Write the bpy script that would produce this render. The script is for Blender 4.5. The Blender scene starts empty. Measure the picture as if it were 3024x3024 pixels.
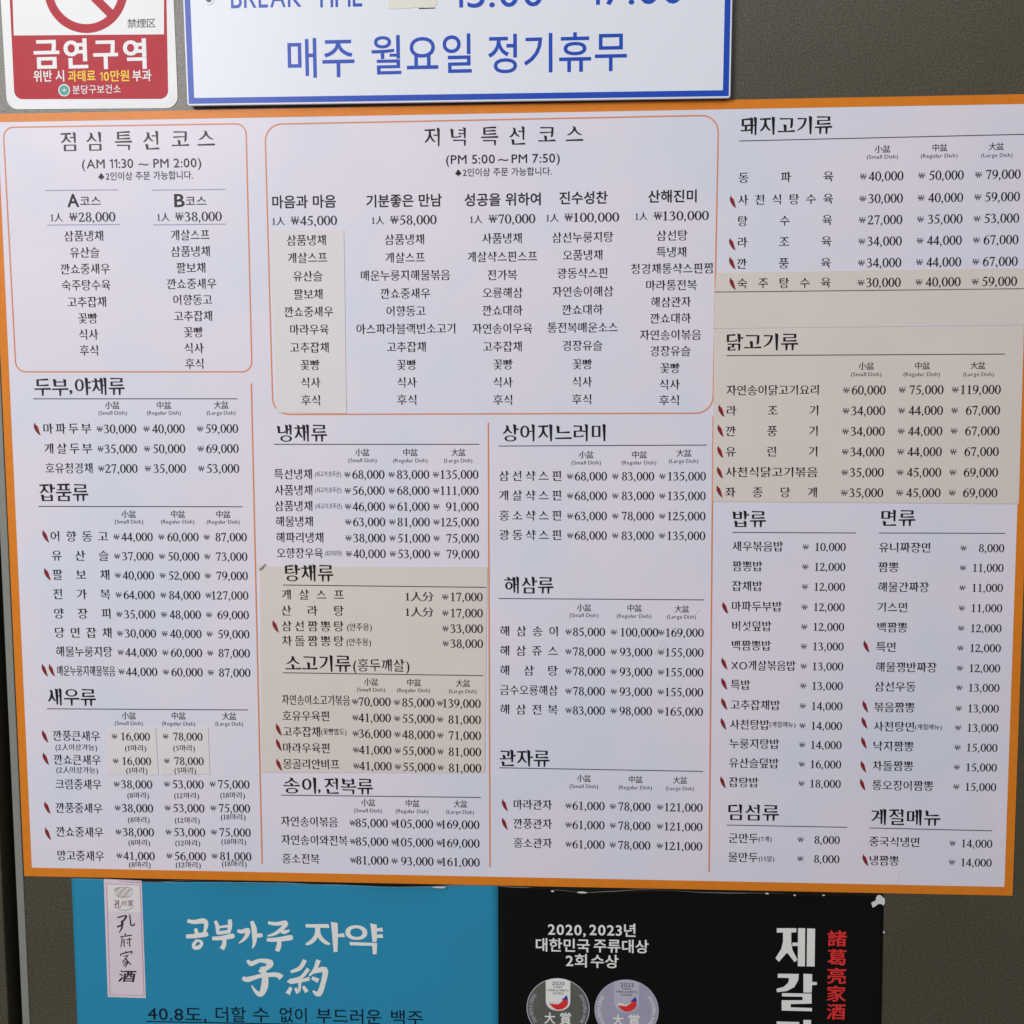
import bpy, math, random, sys
from mathutils import Matrix, Vector
from mathutils.geometry import delaunay_2d_cdt

random.seed(7)
SC = bpy.context.scene
COL = SC.collection
ZC = 1.45                                   # height of the menu board's middle above the floor
F_PX, N_PX = 3900.0, 3024.0

# ------------------------------------------------------------------ camera
cam_d = bpy.data.cameras.new('camera')
cam = bpy.data.objects.new('camera', cam_d); COL.objects.link(cam)
cam_d.sensor_width = 36.0; cam_d.lens = 36.0 * F_PX / N_PX
cam_d.clip_start = 0.01; cam_d.clip_end = 50.0
cam.location = (0.08448402, -1.17502777, 0.11904542 + ZC)
cam.rotation_euler = (math.radians(83.99865543), math.radians(0.30648434), math.radians(3.72932334))
SC.camera = cam
CR = cam.rotation_euler.to_matrix(); CP = Vector(cam.location)

# ------------------------------------------------------------------ light
w = bpy.data.worlds.new('World'); SC.world = w; w.use_nodes = True
bg = w.node_tree.nodes['Background']
bg.inputs[0].default_value = (0.88, 0.90, 1.0, 1); bg.inputs[1].default_value = 0.22

def area(name, loc, target, sx, sy, power, color):
    d = bpy.data.lights.new(name, 'AREA'); d.shape = 'RECTANGLE'; d.size = sx; d.size_y = sy
    d.energy = power; d.color = color
    o = bpy.data.objects.new(name, d); COL.objects.link(o); o.location = loc
    o.rotation_euler = (Vector(target) - Vector(loc)).to_track_quat('-Z', 'Y').to_euler()
    return o
area('entrance_lamp', (-1.22, -2.25, ZC + 1.02), (-0.1, 0, ZC - .1), 1.0, 0.7, 49, (1.0, 0.985, 0.985))
area('overhead_fill', (0.5, -1.5, ZC + 1.45), (0.1, 0, ZC - .2), 1.2, 0.4, 5, (1.0, 0.97, 0.95))  # soft fill added overhead, out of view, to lift the right side
SC.view_settings.view_transform = 'Standard'; SC.view_settings.look = 'None'
SC.view_settings.exposure = 0.0; SC.view_settings.gamma = 1.0

# ------------------------------------------------------------------ measured point of the photo -> point on the wall
def P(px, py, d=0.0):
    """the spot on the plane d metres proud of the wall that was measured at (px, py); wall coordinates (X, Z)"""
    v = CR @ Vector(((px - N_PX / 2) / F_PX, -(py - N_PX / 2) / F_PX, -1.0))
    t = (-d - CP.y) / v.y
    q = CP + v * t
    return (q.x, q.z)
K = 1100 / 1932.0
C1, C2, C3 = (0, 0), (1000, 0), (1924, 0)
C4, C5, C6 = (0, 1000), (1000, 1000), (1924, 1000)
C7, C8, C9 = (0, 1924), (1000, 1924), (1924, 1924)
def A(c, x, y): return (c[0] + x * K, c[1] + y * K)
def PC(c, x, y, d=0.0):
    a = A(c, x, y); return P(a[0], a[1], d)
ZP1 = lambda x, y: (x / 3.22, y / 3.22)                      # close-ups of the photograph
ZP5 = lambda x, y: (250 + x / 2.972, 2560 + y / 2.972)
ZP6 = lambda x, y: (1400 + x / 2.972, 2560 + y / 2.972)
ZP7 = lambda x, y: (2200 + x / 3.22, 2560 + y / 3.22)

# ------------------------------------------------------------------ materials
def srgb(r, g, b):
    f = lambda c: (c / 255 / 12.92) if c / 255 <= .04045 else ((c / 255 + .055) / 1.055) ** 2.4
    return (f(r), f(g), f(b), 1)
def mat(name, col, rough=.5, coat=0.0, coat_rough=.12, vary=0.0, vscale=30, bump=0.0, bscale=400, spec=.5, metal=0.0, bump2=0.0, b2scale=9):
    m = bpy.data.materials.new(name); m.use_nodes = True
    nt = m.node_tree; N = nt.nodes; L = nt.links; b = N['Principled BSDF']
    b.inputs['Base Color'].default_value = col; b.inputs['Roughness'].default_value = rough
    b.inputs['Coat Weight'].default_value = coat; b.inputs['Coat Roughness'].default_value = coat_rough
    b.inputs['Specular IOR Level'].default_value = spec; b.inputs['Metallic'].default_value = metal
    geo = N.new('ShaderNodeNewGeometry')
    if vary:
        n = N.new('ShaderNodeTexNoise'); n.inputs['Scale'].default_value = vscale; n.inputs['Detail'].default_value = 6
        L.new(geo.outputs['Position'], n.inputs['Vector'])
        mr = N.new('ShaderNodeMapRange'); mr.inputs[1].default_value = .3; mr.inputs[2].default_value = .7
        mr.inputs[3].default_value = 1 - vary; mr.inputs[4].default_value = 1 + vary
        L.new(n.outputs[0], mr.inputs[0])
        mx = N.new('ShaderNodeVectorMath'); mx.operation = 'SCALE'; mx.inputs[0].default_value = col[:3]
        L.new(mr.outputs[0], mx.inputs['Scale']); L.new(mx.outputs[0], b.inputs['Base Color'])
    prev = None
    for s, sc, dist in ((bump2, b2scale, .01), (bump, bscale, .0006)):
        if s:
            n = N.new('ShaderNodeTexNoise'); n.inputs['Scale'].default_value = sc; n.inputs['Detail'].default_value = 4 if sc > 50 else 1
            L.new(geo.outputs['Position'], n.inputs['Vector'])
            bp = N.new('ShaderNodeBump'); bp.inputs['Strength'].default_value = s; bp.inputs['Distance'].default_value = dist
            L.new(n.outputs[0], bp.inputs['Height'])
            if prev: L.new(prev.outputs[0], bp.inputs['Normal'])
            prev = bp
    if prev:
        L.new(prev.outputs[0], b.inputs['Normal']); L.new(prev.outputs[0], b.inputs['Coat Normal'])
    return m
LAM = dict(coat=.10, coat_rough=.22, bump2=.16, spec=.22)
def wall_mat():
    m = mat('olive_wall_film', srgb(86, 79, 62), rough=.40, spec=.75, bump=.55, bscale=620, bump2=.05, b2scale=14)
    nt = m.node_tree; N = nt.nodes; L = nt.links; b = N['Principled BSDF']
    geo = N.new('ShaderNodeNewGeometry')
    a = N.new('ShaderNodeTexNoise'); a.inputs['Scale'].default_value = 520; a.inputs['Detail'].default_value = 3
    c = N.new('ShaderNodeTexNoise'); c.inputs['Scale'].default_value = 7; c.inputs['Detail'].default_value = 5
    L.new(geo.outputs['Position'], a.inputs['Vector']); L.new(geo.outputs['Position'], c.inputs['Vector'])
    r1 = N.new('ShaderNodeValToRGB'); r1.color_ramp.elements[0].position = .33; r1.color_ramp.elements[1].position = .68
    r1.color_ramp.elements[0].color = srgb(60, 55, 41); r1.color_ramp.elements[1].color = srgb(86, 80, 61)
    r2 = N.new('ShaderNodeValToRGB'); r2.color_ramp.elements[0].position = .35; r2.color_ramp.elements[1].position = .7
    r2.color_ramp.elements[0].color = (1.0, .97, .9, 1); r2.color_ramp.elements[1].color = (.78, .79, .66, 1)
    L.new(a.outputs[0], r1.inputs[0]); L.new(c.outputs[0], r2.inputs[0])
    mx = N.new('ShaderNodeMix'); mx.data_type = 'RGBA'; mx.blend_type = 'MULTIPLY'; mx.inputs[0].default_value = 1
    L.new(r1.outputs[0], mx.inputs[6]); L.new(r2.outputs[0], mx.inputs[7]); L.new(mx.outputs[2], b.inputs['Base Color'])
    return m
def tinted(name, c1, c2):
    m = mat(name, c1, rough=.55, **LAM)
    nt = m.node_tree; N = nt.nodes; L = nt.links
    geo = N.new('ShaderNodeNewGeometry'); n = N.new('ShaderNodeTexNoise'); n.inputs['Scale'].default_value = 7; n.inputs['Detail'].default_value = 7; n.inputs['Roughness'].default_value = .6
    r = N.new('ShaderNodeValToRGB'); r.color_ramp.elements[0].position = .40; r.color_ramp.elements[1].position = .62
    r.color_ramp.elements[0].color = c1; r.color_ramp.elements[1].color = c2
    L.new(geo.outputs['Position'], n.inputs['Vector']); L.new(n.outputs[0], r.inputs[0]); L.new(r.outputs[0], N['Principled BSDF'].inputs['Base Color'])
    return m
M = dict(
    wall=wall_mat(),
    sheet=tinted('laminated_white_paper', srgb(229, 221, 230), srgb(218, 220, 233)),
    orange=mat('orange_print', srgb(222, 128, 28), rough=.5, vary=.04, vscale=120, **LAM),
    line=mat('thin_orange_print', srgb(222, 138, 84), rough=.5, **LAM),
    black=mat('black_ink', srgb(16, 13, 18), rough=.5, **LAM),
    ink=mat('dark_grey_ink', srgb(20, 18, 25), rough=.5, **LAM),
    grey=mat('grey_ink', srgb(74, 71, 82), rough=.5, **LAM),
    rule=mat('grey_rule_ink', srgb(64, 62, 74), rough=.5, **LAM),
    bluerule=mat('blue_grey_rule_ink', srgb(150, 160, 185), rough=.5, **LAM),
    cream=mat('cream_patch_paper', srgb(221, 211, 203), rough=.6, vary=.02, vscale=14, coat=.1, coat_rough=.25, bump2=.14, spec=.2),
    cream_light=mat('pale_patch_paper', srgb(227, 220, 219), rough=.6, vary=.02, vscale=14, coat=.1, coat_rough=.25, bump2=.14, spec=.2),
    tape=mat('yellowed_tape', srgb(222, 220, 205), rough=.45, coat=.2),
    red=mat('chilli_red_print', srgb(148, 26, 34), rough=.5, **LAM),
    stem=mat('chilli_stem_print', srgb(60, 62, 48), rough=.5, **LAM),
    board=mat('white_acrylic', srgb(226, 230, 238), rough=.45, coat=.10, coat_rough=.2, bump2=.05, spec=.3),
    blue=mat('blue_vinyl', srgb(0, 68, 180), rough=.45, coat=.10, coat_rough=.2, bump2=.05, spec=.3),
    stick=mat('sticker_white', srgb(226, 226, 226), rough=.4, coat=.08, coat_rough=.25, bump2=.12, b2scale=25, spec=.25),
    stickred=mat('sticker_red', srgb(182, 32, 50), rough=.5, coat=.05, coat_rough=.25, bump2=.12, b2scale=25, spec=.14),
    yellow=mat('sticker_yellow', srgb(245, 205, 30), rough=.5, coat=.08, coat_rough=.25, spec=.25),
    teal=mat('teal_print', srgb(70, 160, 150), rough=.5, coat=.08, coat_rough=.25, spec=.25),
    dark=mat('sticker_dark_ink', srgb(34, 42, 46), rough=.5, coat=.08, coat_rough=.25, spec=.25),
    cyan=mat('blue_poster_paper', srgb(36, 138, 174), rough=.5, coat=.15, coat_rough=.2, vary=.04, vscale=5, bump2=.3, b2scale=6, spec=.3),
    pblack=mat('black_poster_paper', srgb(9, 9, 6), rough=.5, coat=.08, coat_rough=.25, bump2=.3, b2scale=6, spec=.12),
    pwhite=mat('poster_white_print', srgb(232, 232, 226), rough=.5),
    navy=mat('poster_navy_print', srgb(6, 28, 44), rough=.5, spec=.2),
    pred=mat('poster_red_print', srgb(222, 44, 40), rough=.5),
    pblue=mat('emblem_blue_print', srgb(40, 50, 160), rough=.5),
    pink=mat('pink_label_print', srgb(222, 208, 218), rough=.5, vary=.03, vscale=60),
    pinkw=mat('pale_label_print', srgb(228, 224, 222), rough=.5),
    pinkline=mat('pink_line_print', srgb(205, 150, 165), rough=.5),
    brown=mat('brown_seal_print', srgb(150, 118, 108), rough=.5),
    maroon=mat('maroon_seal_print', srgb(120, 60, 68), rough=.5),
    calli=mat('brush_black_print', srgb(22, 20, 24), rough=.5),
    medal1=mat('dark_medal_print', srgb(92, 92, 84), rough=.5, vary=.12, vscale=300),
    medal2=mat('silver_medal_print', srgb(160, 160, 178), rough=.5, vary=.06, vscale=200),
    shield2=mat('silver_shield_print', srgb(182, 182, 198), rough=.5),
    gap_shade=mat('dark_gap_shade', srgb(26, 21, 14), rough=.6, spec=.2),
    film=mat('laminate_film_edge', srgb(150, 155, 152), rough=.25, coat=.6),
    chip=mat('torn_white_paper', srgb(214, 218, 212), rough=.7),
    alu=mat('grey_aluminium', srgb(132, 134, 124), rough=.45, vary=.05, vscale=300, metal=.0),
    gap=mat('dark_recess', srgb(28, 22, 16), rough=.8),
    hole=mat('screw_dark', srgb(25, 25, 28), rough=.4),
)

# ------------------------------------------------------------------ building blocks
def link(name, me, parent=None, origin=None):
    o = bpy.data.objects.new(name, me); COL.objects.link(o)
    if parent: o.parent = parent
    return o
def root_loc(p):
    l = Vector((0, 0, 0))
    while p: l += p.location; p = p.parent
    return l
def thing(name, label, cat, loc, group=None):
    o = bpy.data.objects.new(name, None); COL.objects.link(o); o.location = loc; o.empty_display_size = .05
    o['label'] = label; o['category'] = cat
    if group: o['group'] = group
    return o
def part(name, parent, anchor=None):
    o = bpy.data.objects.new(name, None); COL.objects.link(o); o.parent = parent; o.empty_display_size = .02
    return o
def mesh_obj(name, verts, faces, mats, parent=None, midx=None):
    off = root_loc(parent)
    me = bpy.data.meshes.new(name)
    me.from_pydata([(x - off.x, y - off.y, z - off.z) for x, y, z in verts], [], faces)
    for m in (mats if isinstance(mats, (list, tuple)) else [mats]): me.materials.append(m)
    if midx: me.polygons.foreach_set('material_index', midx)
    me.update()
    return link(name, me, parent)
def area2(lp): return sum(lp[i - 1][0] * lp[i][1] - lp[i][0] * lp[i - 1][1] for i in range(len(lp))) / 2
def offset_loop(lp, ax, ay=None):
    """push a CCW loop outwards by ax (sideways) and ay (up and down)"""
    if ay is None: ay = ax
    n = len(lp); out = []
    nr = []
    for i in range(n):
        a, b = lp[i], lp[(i + 1) % n]; dx, dy = b[0] - a[0], b[1] - a[1]; l = math.hypot(dx, dy) or 1e-9
        nr.append((dy / l, -dx / l))
    lim = 2.0 * max(abs(ax), abs(ay))
    for i in range(n):
        n1, n2 = nr[i - 1], nr[i]
        d1 = ax * n1[0] ** 2 + ay * n1[1] ** 2; d2 = ax * n2[0] ** 2 + ay * n2[1] ** 2
        det = n1[0] * n2[1] - n1[1] * n2[0]
        if abs(det) > .25:
            wx = (d1 * n2[1] - d2 * n1[1]) / det; wy = (n1[0] * d2 - n2[0] * d1) / det
        else:
            mx, my = n1[0] + n2[0], n1[1] + n2[1]; l = math.hypot(mx, my) or 1e-9
            d = (d1 + d2) / 2; wx, wy = mx / l * d, my / l * d
        l = math.hypot(wx, wy)
        if l > lim > 0: wx *= lim / l; wy *= lim / l
        out.append((lp[i][0] + wx, lp[i][1] + wy))
    return out
def slab(name, loop, d0, d1, m, parent=None, bevel=0):
    """a flat piece of the given outline (X, Z), from d0 to d1 metres proud of the wall"""
    if area2(loop) < 0: loop = loop[::-1]
    n = len(loop)
    v = [(x, -d1, z) for x, z in loop] + [(x, -d0, z) for x, z in loop]
    f = [tuple(range(n))] + [((i + 1) % n, i, n + i, n + (i + 1) % n) for i in range(n)] + [tuple(range(2 * n - 1, n - 1, -1))]
    o = mesh_obj(name, v, f, m, parent)
    if bevel:
        b = o.modifiers.new('edge', 'BEVEL'); b.width = bevel; b.segments = 2; b.limit_method = 'ANGLE'
    return o
def rounded(c, r, seg=8):
    """c: 4 corners (X, Z); returns the loop with round corners"""
    if area2(c) < 0: c = c[::-1]
    rr = r if isinstance(r, (list, tuple)) else [r] * len(c)
    out = []
    for i, p in enumerate(c):
        p = Vector(p); a = (Vector(c[i - 1]) - p).normalized(); b = (Vector(c[(i + 1) % len(c)]) - p).normalized()
        ri = rr[i]
        if ri <= 0: out.append(tuple(p)); continue
        k = 0.5523
        p0, p3 = p + a * ri, p + b * ri; p1, p2 = p0 - a * ri * k, p3 - b * ri * k
        for s in range(seg + 1):
            t = s / seg
            out.append(tuple(p0 * (1 - t) ** 3 + p1 * 3 * t * (1 - t) ** 2 + p2 * 3 * t * t * (1 - t) + p3 * t ** 3))
    return out
def band_loops(a, b, d):
    n = len(a)
    v = [(x, -d, z) for x, z in a] + [(x, -d, z) for x, z in b]
    return v, [(i, (i + 1) % n, n + (i + 1) % n, n + i) for i in range(n)]
def outline(name, loop, wdt, d, m, parent):
    if area2(loop) < 0: loop = loop[::-1]
    v, f = band_loops(offset_loop(loop, wdt / 2), offset_loop(loop, -wdt / 2), d)
    return mesh_obj(name, v, f, m, parent)
def strip(name, p, q, wdt, d, m, parent):
    p, q = Vector(p), Vector(q); t = (q - p).normalized(); n = Vector((-t.y, t.x)) * wdt / 2
    return mesh_obj(name, [(c.x, -d, c.y) for c in (p - n, q - n, q + n, p + n)], [(0, 1, 2, 3)], m, parent)

# ------------------------------------------------------------------ lettering: outlines of the built-in font, re-drawn in the weights of the print
_raw = {}
def strings_in(code):
    for c in code.co_consts if hasattr(code, 'co_consts') else code:
        if isinstance(c, str): yield c
        elif isinstance(c, tuple) or hasattr(c, 'co_consts'): yield from strings_in(c)
# every character that this script writes anywhere, so that all outlines are read in one go
CHARS = sorted({ch for t in strings_in(sys._getframe().f_code) for ch in t if ch.isprintable() and not ch.isspace()} | set('0123456789'))
def read_outlines(chars):
    """outline of every character at once: one character per line of a single text, told apart by its height"""
    cu = bpy.data.curves.new('lettering', 'FONT'); cu.body = '\n'.join(chars); cu.size = 1; cu.space_line = 4
    o = bpy.data.objects.new('lettering', cu); COL.objects.link(o)
    c2 = o.to_curve(bpy.context.evaluated_depsgraph_get())
    got = {ch: [] for ch in chars}
    for s in c2.splines:
        bp = s.bezier_points; n = len(bp); lp = []; st = []
        row = max(0, min(len(chars) - 1, round(-(sum(p.co.y for p in bp) / n - .35) / 4.0)))
        oy = Vector((0, -4.0 * row))
        for i in range(n):
            a, b = bp[i], bp[(i + 1) % n]
            p0, p1, p2, p3 = (q.xy - oy for q in (a.co, a.handle_right, b.handle_left, b.co))
            L = (p3 - p0).length
            if L < 1e-4: continue
            dv = (p3 - p0) / L
            dev = max(abs((p1 - p0).cross(dv)), abs((p2 - p0).cross(dv)))
            if dev < .004: lp.append(tuple(p0)); st.append(True); continue
            ns = 4 if L > .12 else (3 if L > .05 else 2)
            for k in range(ns):
                t = k / ns
                q = p0 * (1 - t) ** 3 + p1 * 3 * t * (1 - t) ** 2 + p2 * 3 * t * t * (1 - t) + p3 * t ** 3
                lp.append(tuple(q)); st.append(False)
        if len(lp) >= 3: got[chars[row]].append((lp, st))
    o.to_curve_clear(); bpy.data.objects.remove(o); bpy.data.curves.remove(cu)
    for ch, loops in got.items():
        if loops and area2(max(loops, key=lambda l: abs(area2(l[0])))[0]) < 0:
            nl = []
            for lp, st in loops:
                lp = lp[::-1]; st = st[::-1]; nl.append((lp, st[1:] + st[:1]))
            loops = nl
        _raw[ch] = loops
def raw_glyph(ch):
    if not _raw: read_outlines(CHARS)
    if ch not in _raw: read_outlines([ch]); print('MISSING', ch)
    return _raw[ch]
def fill(loops):
    """triangles of all that lies inside the (possibly overlapping) loops"""
    vs = []; ed = []
    for lp in loops:
        b = len(vs); n = len(lp); vs += [Vector(p) for p in lp]; ed += [(b + i, b + (i + 1) % n) for i in range(n)]
    ov, _, of, *_r = delaunay_2d_cdt(vs, ed, [], 0, 1e-5)
    segs = [(lp[i], lp[(i + 1) % len(lp)]) for lp in loops for i in range(len(lp))]
    tri = []
    for t in of:
        a, b, c = (ov[i] for i in t); x = (a[0] + b[0] + c[0]) / 3; y = (a[1] + b[1] + c[1]) / 3; wn = 0
        for (x0, y0), (x1, y1) in segs:
            if (y0 <= y) != (y1 <= y):
                if x0 + (y - y0) / (y1 - y0) * (x1 - x0) > x: wn += 1 if y1 > y0 else -1
        if wn > 0: tri.append(tuple(t))
    return [(v[0], v[1]) for v in ov], tri
STY = {  # sideways weight, up-down weight, brush ends
    'sans': (.005, .005, 0), 'sansb': (.018, .015, 0), 'heavy': (.030, .020, 0), 'thin': (-.008, -.010, 0),
    'myeong': (.012, -.010, 1), 'head': (.018, -.008, 1.2), 'title': (.010, -.010, 1.2), 'num': (.004, -.019, 0), 'won': (.002, -.012, 0),
    'tiny': (.008, -.006, .7), 'brush': (.014, .010, .9), 'calli': (.008, -.008, 1.6), 'kaku': (.022, .012, .6), 'vinyl': (.006, .008, 0),
}
def brush(*pts):
    """a pen stroke along (x, y, width) points, rounded through them; one loop"""
    P_ = [Vector(p[:2]) for p in pts]; W = [p[2] for p in pts]; n = len(P_); C = []; Ws = []
    for i in range(n - 1):
        a, b = P_[i], P_[i + 1]; z = P_[i - 1] if i else a; e = P_[i + 2] if i + 2 < n else b
        for k in range(4 if n > 2 else 1):
            t = k / 4
            C.append(.5 * ((2 * a) + (b - z) * t + (2 * z - 5 * a + 4 * b - e) * t * t + (3 * a - z - 3 * b + e) * t ** 3)); Ws.append(W[i] + (W[i + 1] - W[i]) * t)
    C.append(P_[-1]); Ws.append(W[-1]); L = []; R = []
    for i, c in enumerate(C):
        d = (C[min(i + 1, len(C) - 1)] - C[max(i - 1, 0)]).normalized(); nn = Vector((-d.y, d.x)) * Ws[i] / 2
        L.append(tuple(c + nn)); R.append(tuple(c - nn))
    lp = R + L[::-1]
    return lp if area2(lp) > 0 else lp[::-1]
def oval(x, y, rx, ry, hole=False, n=20):
    lp = [(x + rx * math.cos(i * 2 * math.pi / n), y + ry * math.sin(i * 2 * math.pi / n)) for i in range(n)]
    return lp[::-1] if hole else lp
def rect(x0, y0, x1, y1): return [(x0, y0), (x1, y0), (x1, y1), (x0, y1)]
def ccw(lp): return lp if area2(lp) > 0 else lp[::-1]
SIX = [oval(.255, .225, .212, .238), oval(.262, .215, .122, .205, True), brush((.082, .22, .085), (.10, .40, .085), (.18, .55, .055), (.30, .65, .03), (.43, .688, .014))]
NUMERALS = {   # bookish numerals, drawn by hand
    '0': [oval(.25, .345, .226, .358), oval(.25, .345, .132, .325, True)],
    '1': [rect(.21, .02, .297, .60), ccw([(.105, .585), (.118, .575), (.21, .605), (.297, .56), (.297, .705), (.275, .705)]), ccw([(.11, 0), (.395, 0), (.395, .018), (.297, .045), (.21, .045), (.11, .018)])],
    '2': [brush((.045, .50, .02), (.09, .605, .045), (.20, .665, .05), (.325, .61, .085), (.345, .49, .088), (.27, .33, .06), (.15, .17, .04), (.05, .045, .03)),
          ccw([(.025, 0), (.42, 0), (.475, .145), (.455, .15), (.40, .08), (.05, .08)])],
    '3': [brush((.05, .55, .02), (.11, .635, .045), (.21, .672, .045), (.315, .62, .08), (.33, .53, .082), (.27, .42, .05), (.16, .36, .02)),
          brush((.16, .365, .02), (.28, .355, .05), (.375, .27, .085), (.385, .17, .088), (.30, .05, .06), (.17, .012, .03), (.08, .03, .045), (.045, .055, .05))],
    '4': [rect(.288, 0, .376, .69), brush((.345, .675, .04), (.035, .19, .035)), rect(.02, .16, .475, .228)],
    '5': [ccw([(.165, .69), (.415, .69), (.445, .705), (.40, .61), (.16, .61)]), brush((.175, .68, .02), (.095, .40, .03)),
          brush((.09, .40, .03), (.22, .405, .07), (.345, .335, .088), (.39, .215, .088), (.33, .085, .07), (.20, .018, .03), (.10, .02, .04), (.05, .05, .05))],
    '6': SIX, '9': [[(.5 - x, .69 - y) for x, y in lp] for lp in SIX],
    '7': [ccw([(.03, .53), (.05, .525), (.10, .61), (.42, .61), (.45, .675), (.45, .69), (.085, .69)]), brush((.425, .68, .03), (.30, .33, .055), (.215, -.005, .062))],
    '8': [oval(.25, .535, .175, .165), oval(.25, .535, .098, .14, True), oval(.25, .185, .205, .20), oval(.25, .18, .115, .17, True)],
    ',': [oval(.10, .04, .052, .052, n=12), brush((.135, .045, .05), (.125, -.04, .03), (.07, -.13, .008))],
    '₩': [ccw(lp) for lp in (brush((.13, .69, .075), (.31, 0, .07)), brush((.31, 0, .035), (.47, .69, .035)), brush((.43, .69, .075), (.61, 0, .07)), brush((.61, 0, .035), (.79, .69, .03)),
          rect(.0, .40, .92, .436), rect(.0, .285, .92, .32), rect(.04, .665, .25, .69), rect(.35, .665, .55, .69), rect(.70, .665, .90, .69))],
}
_gl = {}
SYMBOLS = {'♣': [oval(.30, .52, .155, .155), oval(.15, .28, .155, .155), oval(.45, .28, .155, .155), ccw([(.27, .45), (.22, -.02), (.38, -.02), (.33, .45)])],
           '1': [rect(.205, 0, .295, .70), ccw([(.05, .52), (.05, .59), (.15, .615), (.215, .70), (.295, .70), (.25, .52)])]}
def glyph(ch, sty):
    key = (ch, sty)
    if key in _gl: return _gl[key]
    ax, ay, br = STY[sty]
    own = ch in NUMERALS and sty in ('num', 'won', 'myeong', 'tiny')
    loops = [offset_loop(lp, .013, .006) for lp in NUMERALS[ch]] if own else []
    if ch in SYMBOLS and not own: own = True; loops = SYMBOLS[ch]
    for lp, st in ([] if own else raw_glyph(ch)):
        n = len(lp)
        q = offset_loop(lp, ax, ay) if (ax or ay) else list(lp)
        if br:
            q = [list(p) for p in q]
            for i in range(n):
                if not st[i]: continue
                a, b = lp[i], lp[(i + 1) % n]; z = lp[i - 1]; c = lp[(i + 2) % n]
                L = math.hypot(b[0] - a[0], b[1] - a[1])
                if not .03 < L < .125: continue
                d = ((b[0] - a[0]) / L, (b[1] - a[1]) / L)
                def un(u, v):
                    l = math.hypot(v[0] - u[0], v[1] - u[1]) or 1e-9; return ((v[0] - u[0]) / l, (v[1] - u[1]) / l)
                dp, dn = un(z, a), un(b, c)
                if dp[0] * d[1] - dp[1] * d[0] < .7 or d[0] * dn[1] - d[1] * dn[0] < .7: continue
                nx, ny = d[1], -d[0]; A_, B_ = q[i], q[(i + 1) % n]
                if ny > .9:      # top of an upright: beak to the left
                    B_[0] -= .040 * br; B_[1] += .012 * br; A_[1] -= .030 * br
                elif ny < -.9:   # foot of an upright
                    B_[0] -= .018 * br; B_[1] += .012 * br; A_[0] += .010 * br
                elif nx > .9:    # right end of a crossbar: raised tip
                    B_[1] += .034 * br; B_[0] -= .014 * br; A_[0] += .012 * br
                elif nx < -.9:
                    A_[1] += .014 * br; A_[0] -= .006 * br
                else:            # a slanted stroke runs out to a point
                    mx, my = (A_[0] + B_[0]) / 2, (A_[1] + B_[1]) / 2; k = min(.65, .45 * br)
                    for Q in (A_, B_): Q[0] += (mx - Q[0]) * k; Q[1] += (my - Q[1]) * k
            q = [tuple(p) for p in q]
        loops.append(q)
    if not loops:
        _gl[key] = ([], [], 0, .3); return _gl[key]
    vs, tri = fill(loops)
    _gl[key] = (vs, tri, min(v[0] for v in vs), max(v[0] for v in vs))
    return _gl[key]
def cjk(ch): return ord(ch) > 0x2E80
def place_text(text, sty):
    """[(char, x shift, x scale)], left, right in em units"""
    out = []; x = 0.0
    for ch in text:
        if ch == ' ': x += .30; continue
        v, t, l, r = glyph(ch, sty)
        if cjk(ch):
            out.append((ch, x + .465 - .46, 1.0)); x += .93
        elif sty == 'num' and ch.isdigit():
            out.append((ch, x, 1.0)); x += .50
        elif sty == 'num' and ch == ',':
            out.append((ch, x, 1.0)); x += .25
        else:
            out.append((ch, x + .05 - l, 1.0)); x += (r - l) + .10
    L = min(glyph(c, sty)[2] * s + dx for c, dx, s in out); R = max(glyph(c, sty)[3] * s + dx for c, dx, s in out)
    return out, L, R
class Ink:
    def __init__(self): self.v = []; self.f = []
    def add(self, text, sty, X0, X1, Z, em, d, fit=True, slant=0.0, xs=1.0):
        out, L, R = place_text(text, sty)
        nat = (R - L) * em; tgt = (X1 - X0) if X1 is not None else nat * xs
        r = tgt / nat; sx = em; gap = 0
        if r > 1.13 and cjk(text[0]) and len(out) > 1:
            gap = (tgt - nat * 1.0) / (len(out) - 1)
        else: sx = em * r
        for k, (ch, dx, s) in enumerate(out):
            v, t, l, rr = glyph(ch, sty)
            b = len(self.v)
            for (x, y) in v:
                yy = (y - .375) * em
                self.v.append((X0 + (x * s + dx - L) * sx + gap * k + slant * yy, -d, Z + yy))
            self.f += [(a + b, c + b, e + b) for a, c, e in t]
    def obj(self, name, m, parent): return mesh_obj(name, self.v, self.f, m, parent)

def local(px, py, d): # metres per photo pixel near there
    a = P(px - 20, py, d); b = P(px + 20, py, d); return (b[0] - a[0]) / 40
def words(name, parent, m, sty, em, segs, d, conv=None, slant=0.0):
    """segs: (crop, x0, x1, y, text); em in the same units as x and y; one mesh for one piece of print"""
    ink = Ink(); Z = None
    for c, x0, x1, y, t in segs:
        cv = conv or (lambda a, b: A(c, a, b))
        p0, p1 = cv(x0, y), cv(x1, y); u = math.hypot(p1[0] - p0[0], p1[1] - p0[1]) / (x1 - x0)
        q0, q1 = P(*p0, d), P(*p1, d)
        if conv is None or Z is None or len(segs) < 9: Z = q0[1]
        ink.add(t, sty, q0[0], q1[0], Z, em * u * local(*p0, d), d, slant=slant)
    return ink.obj(name, m, parent)

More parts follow.
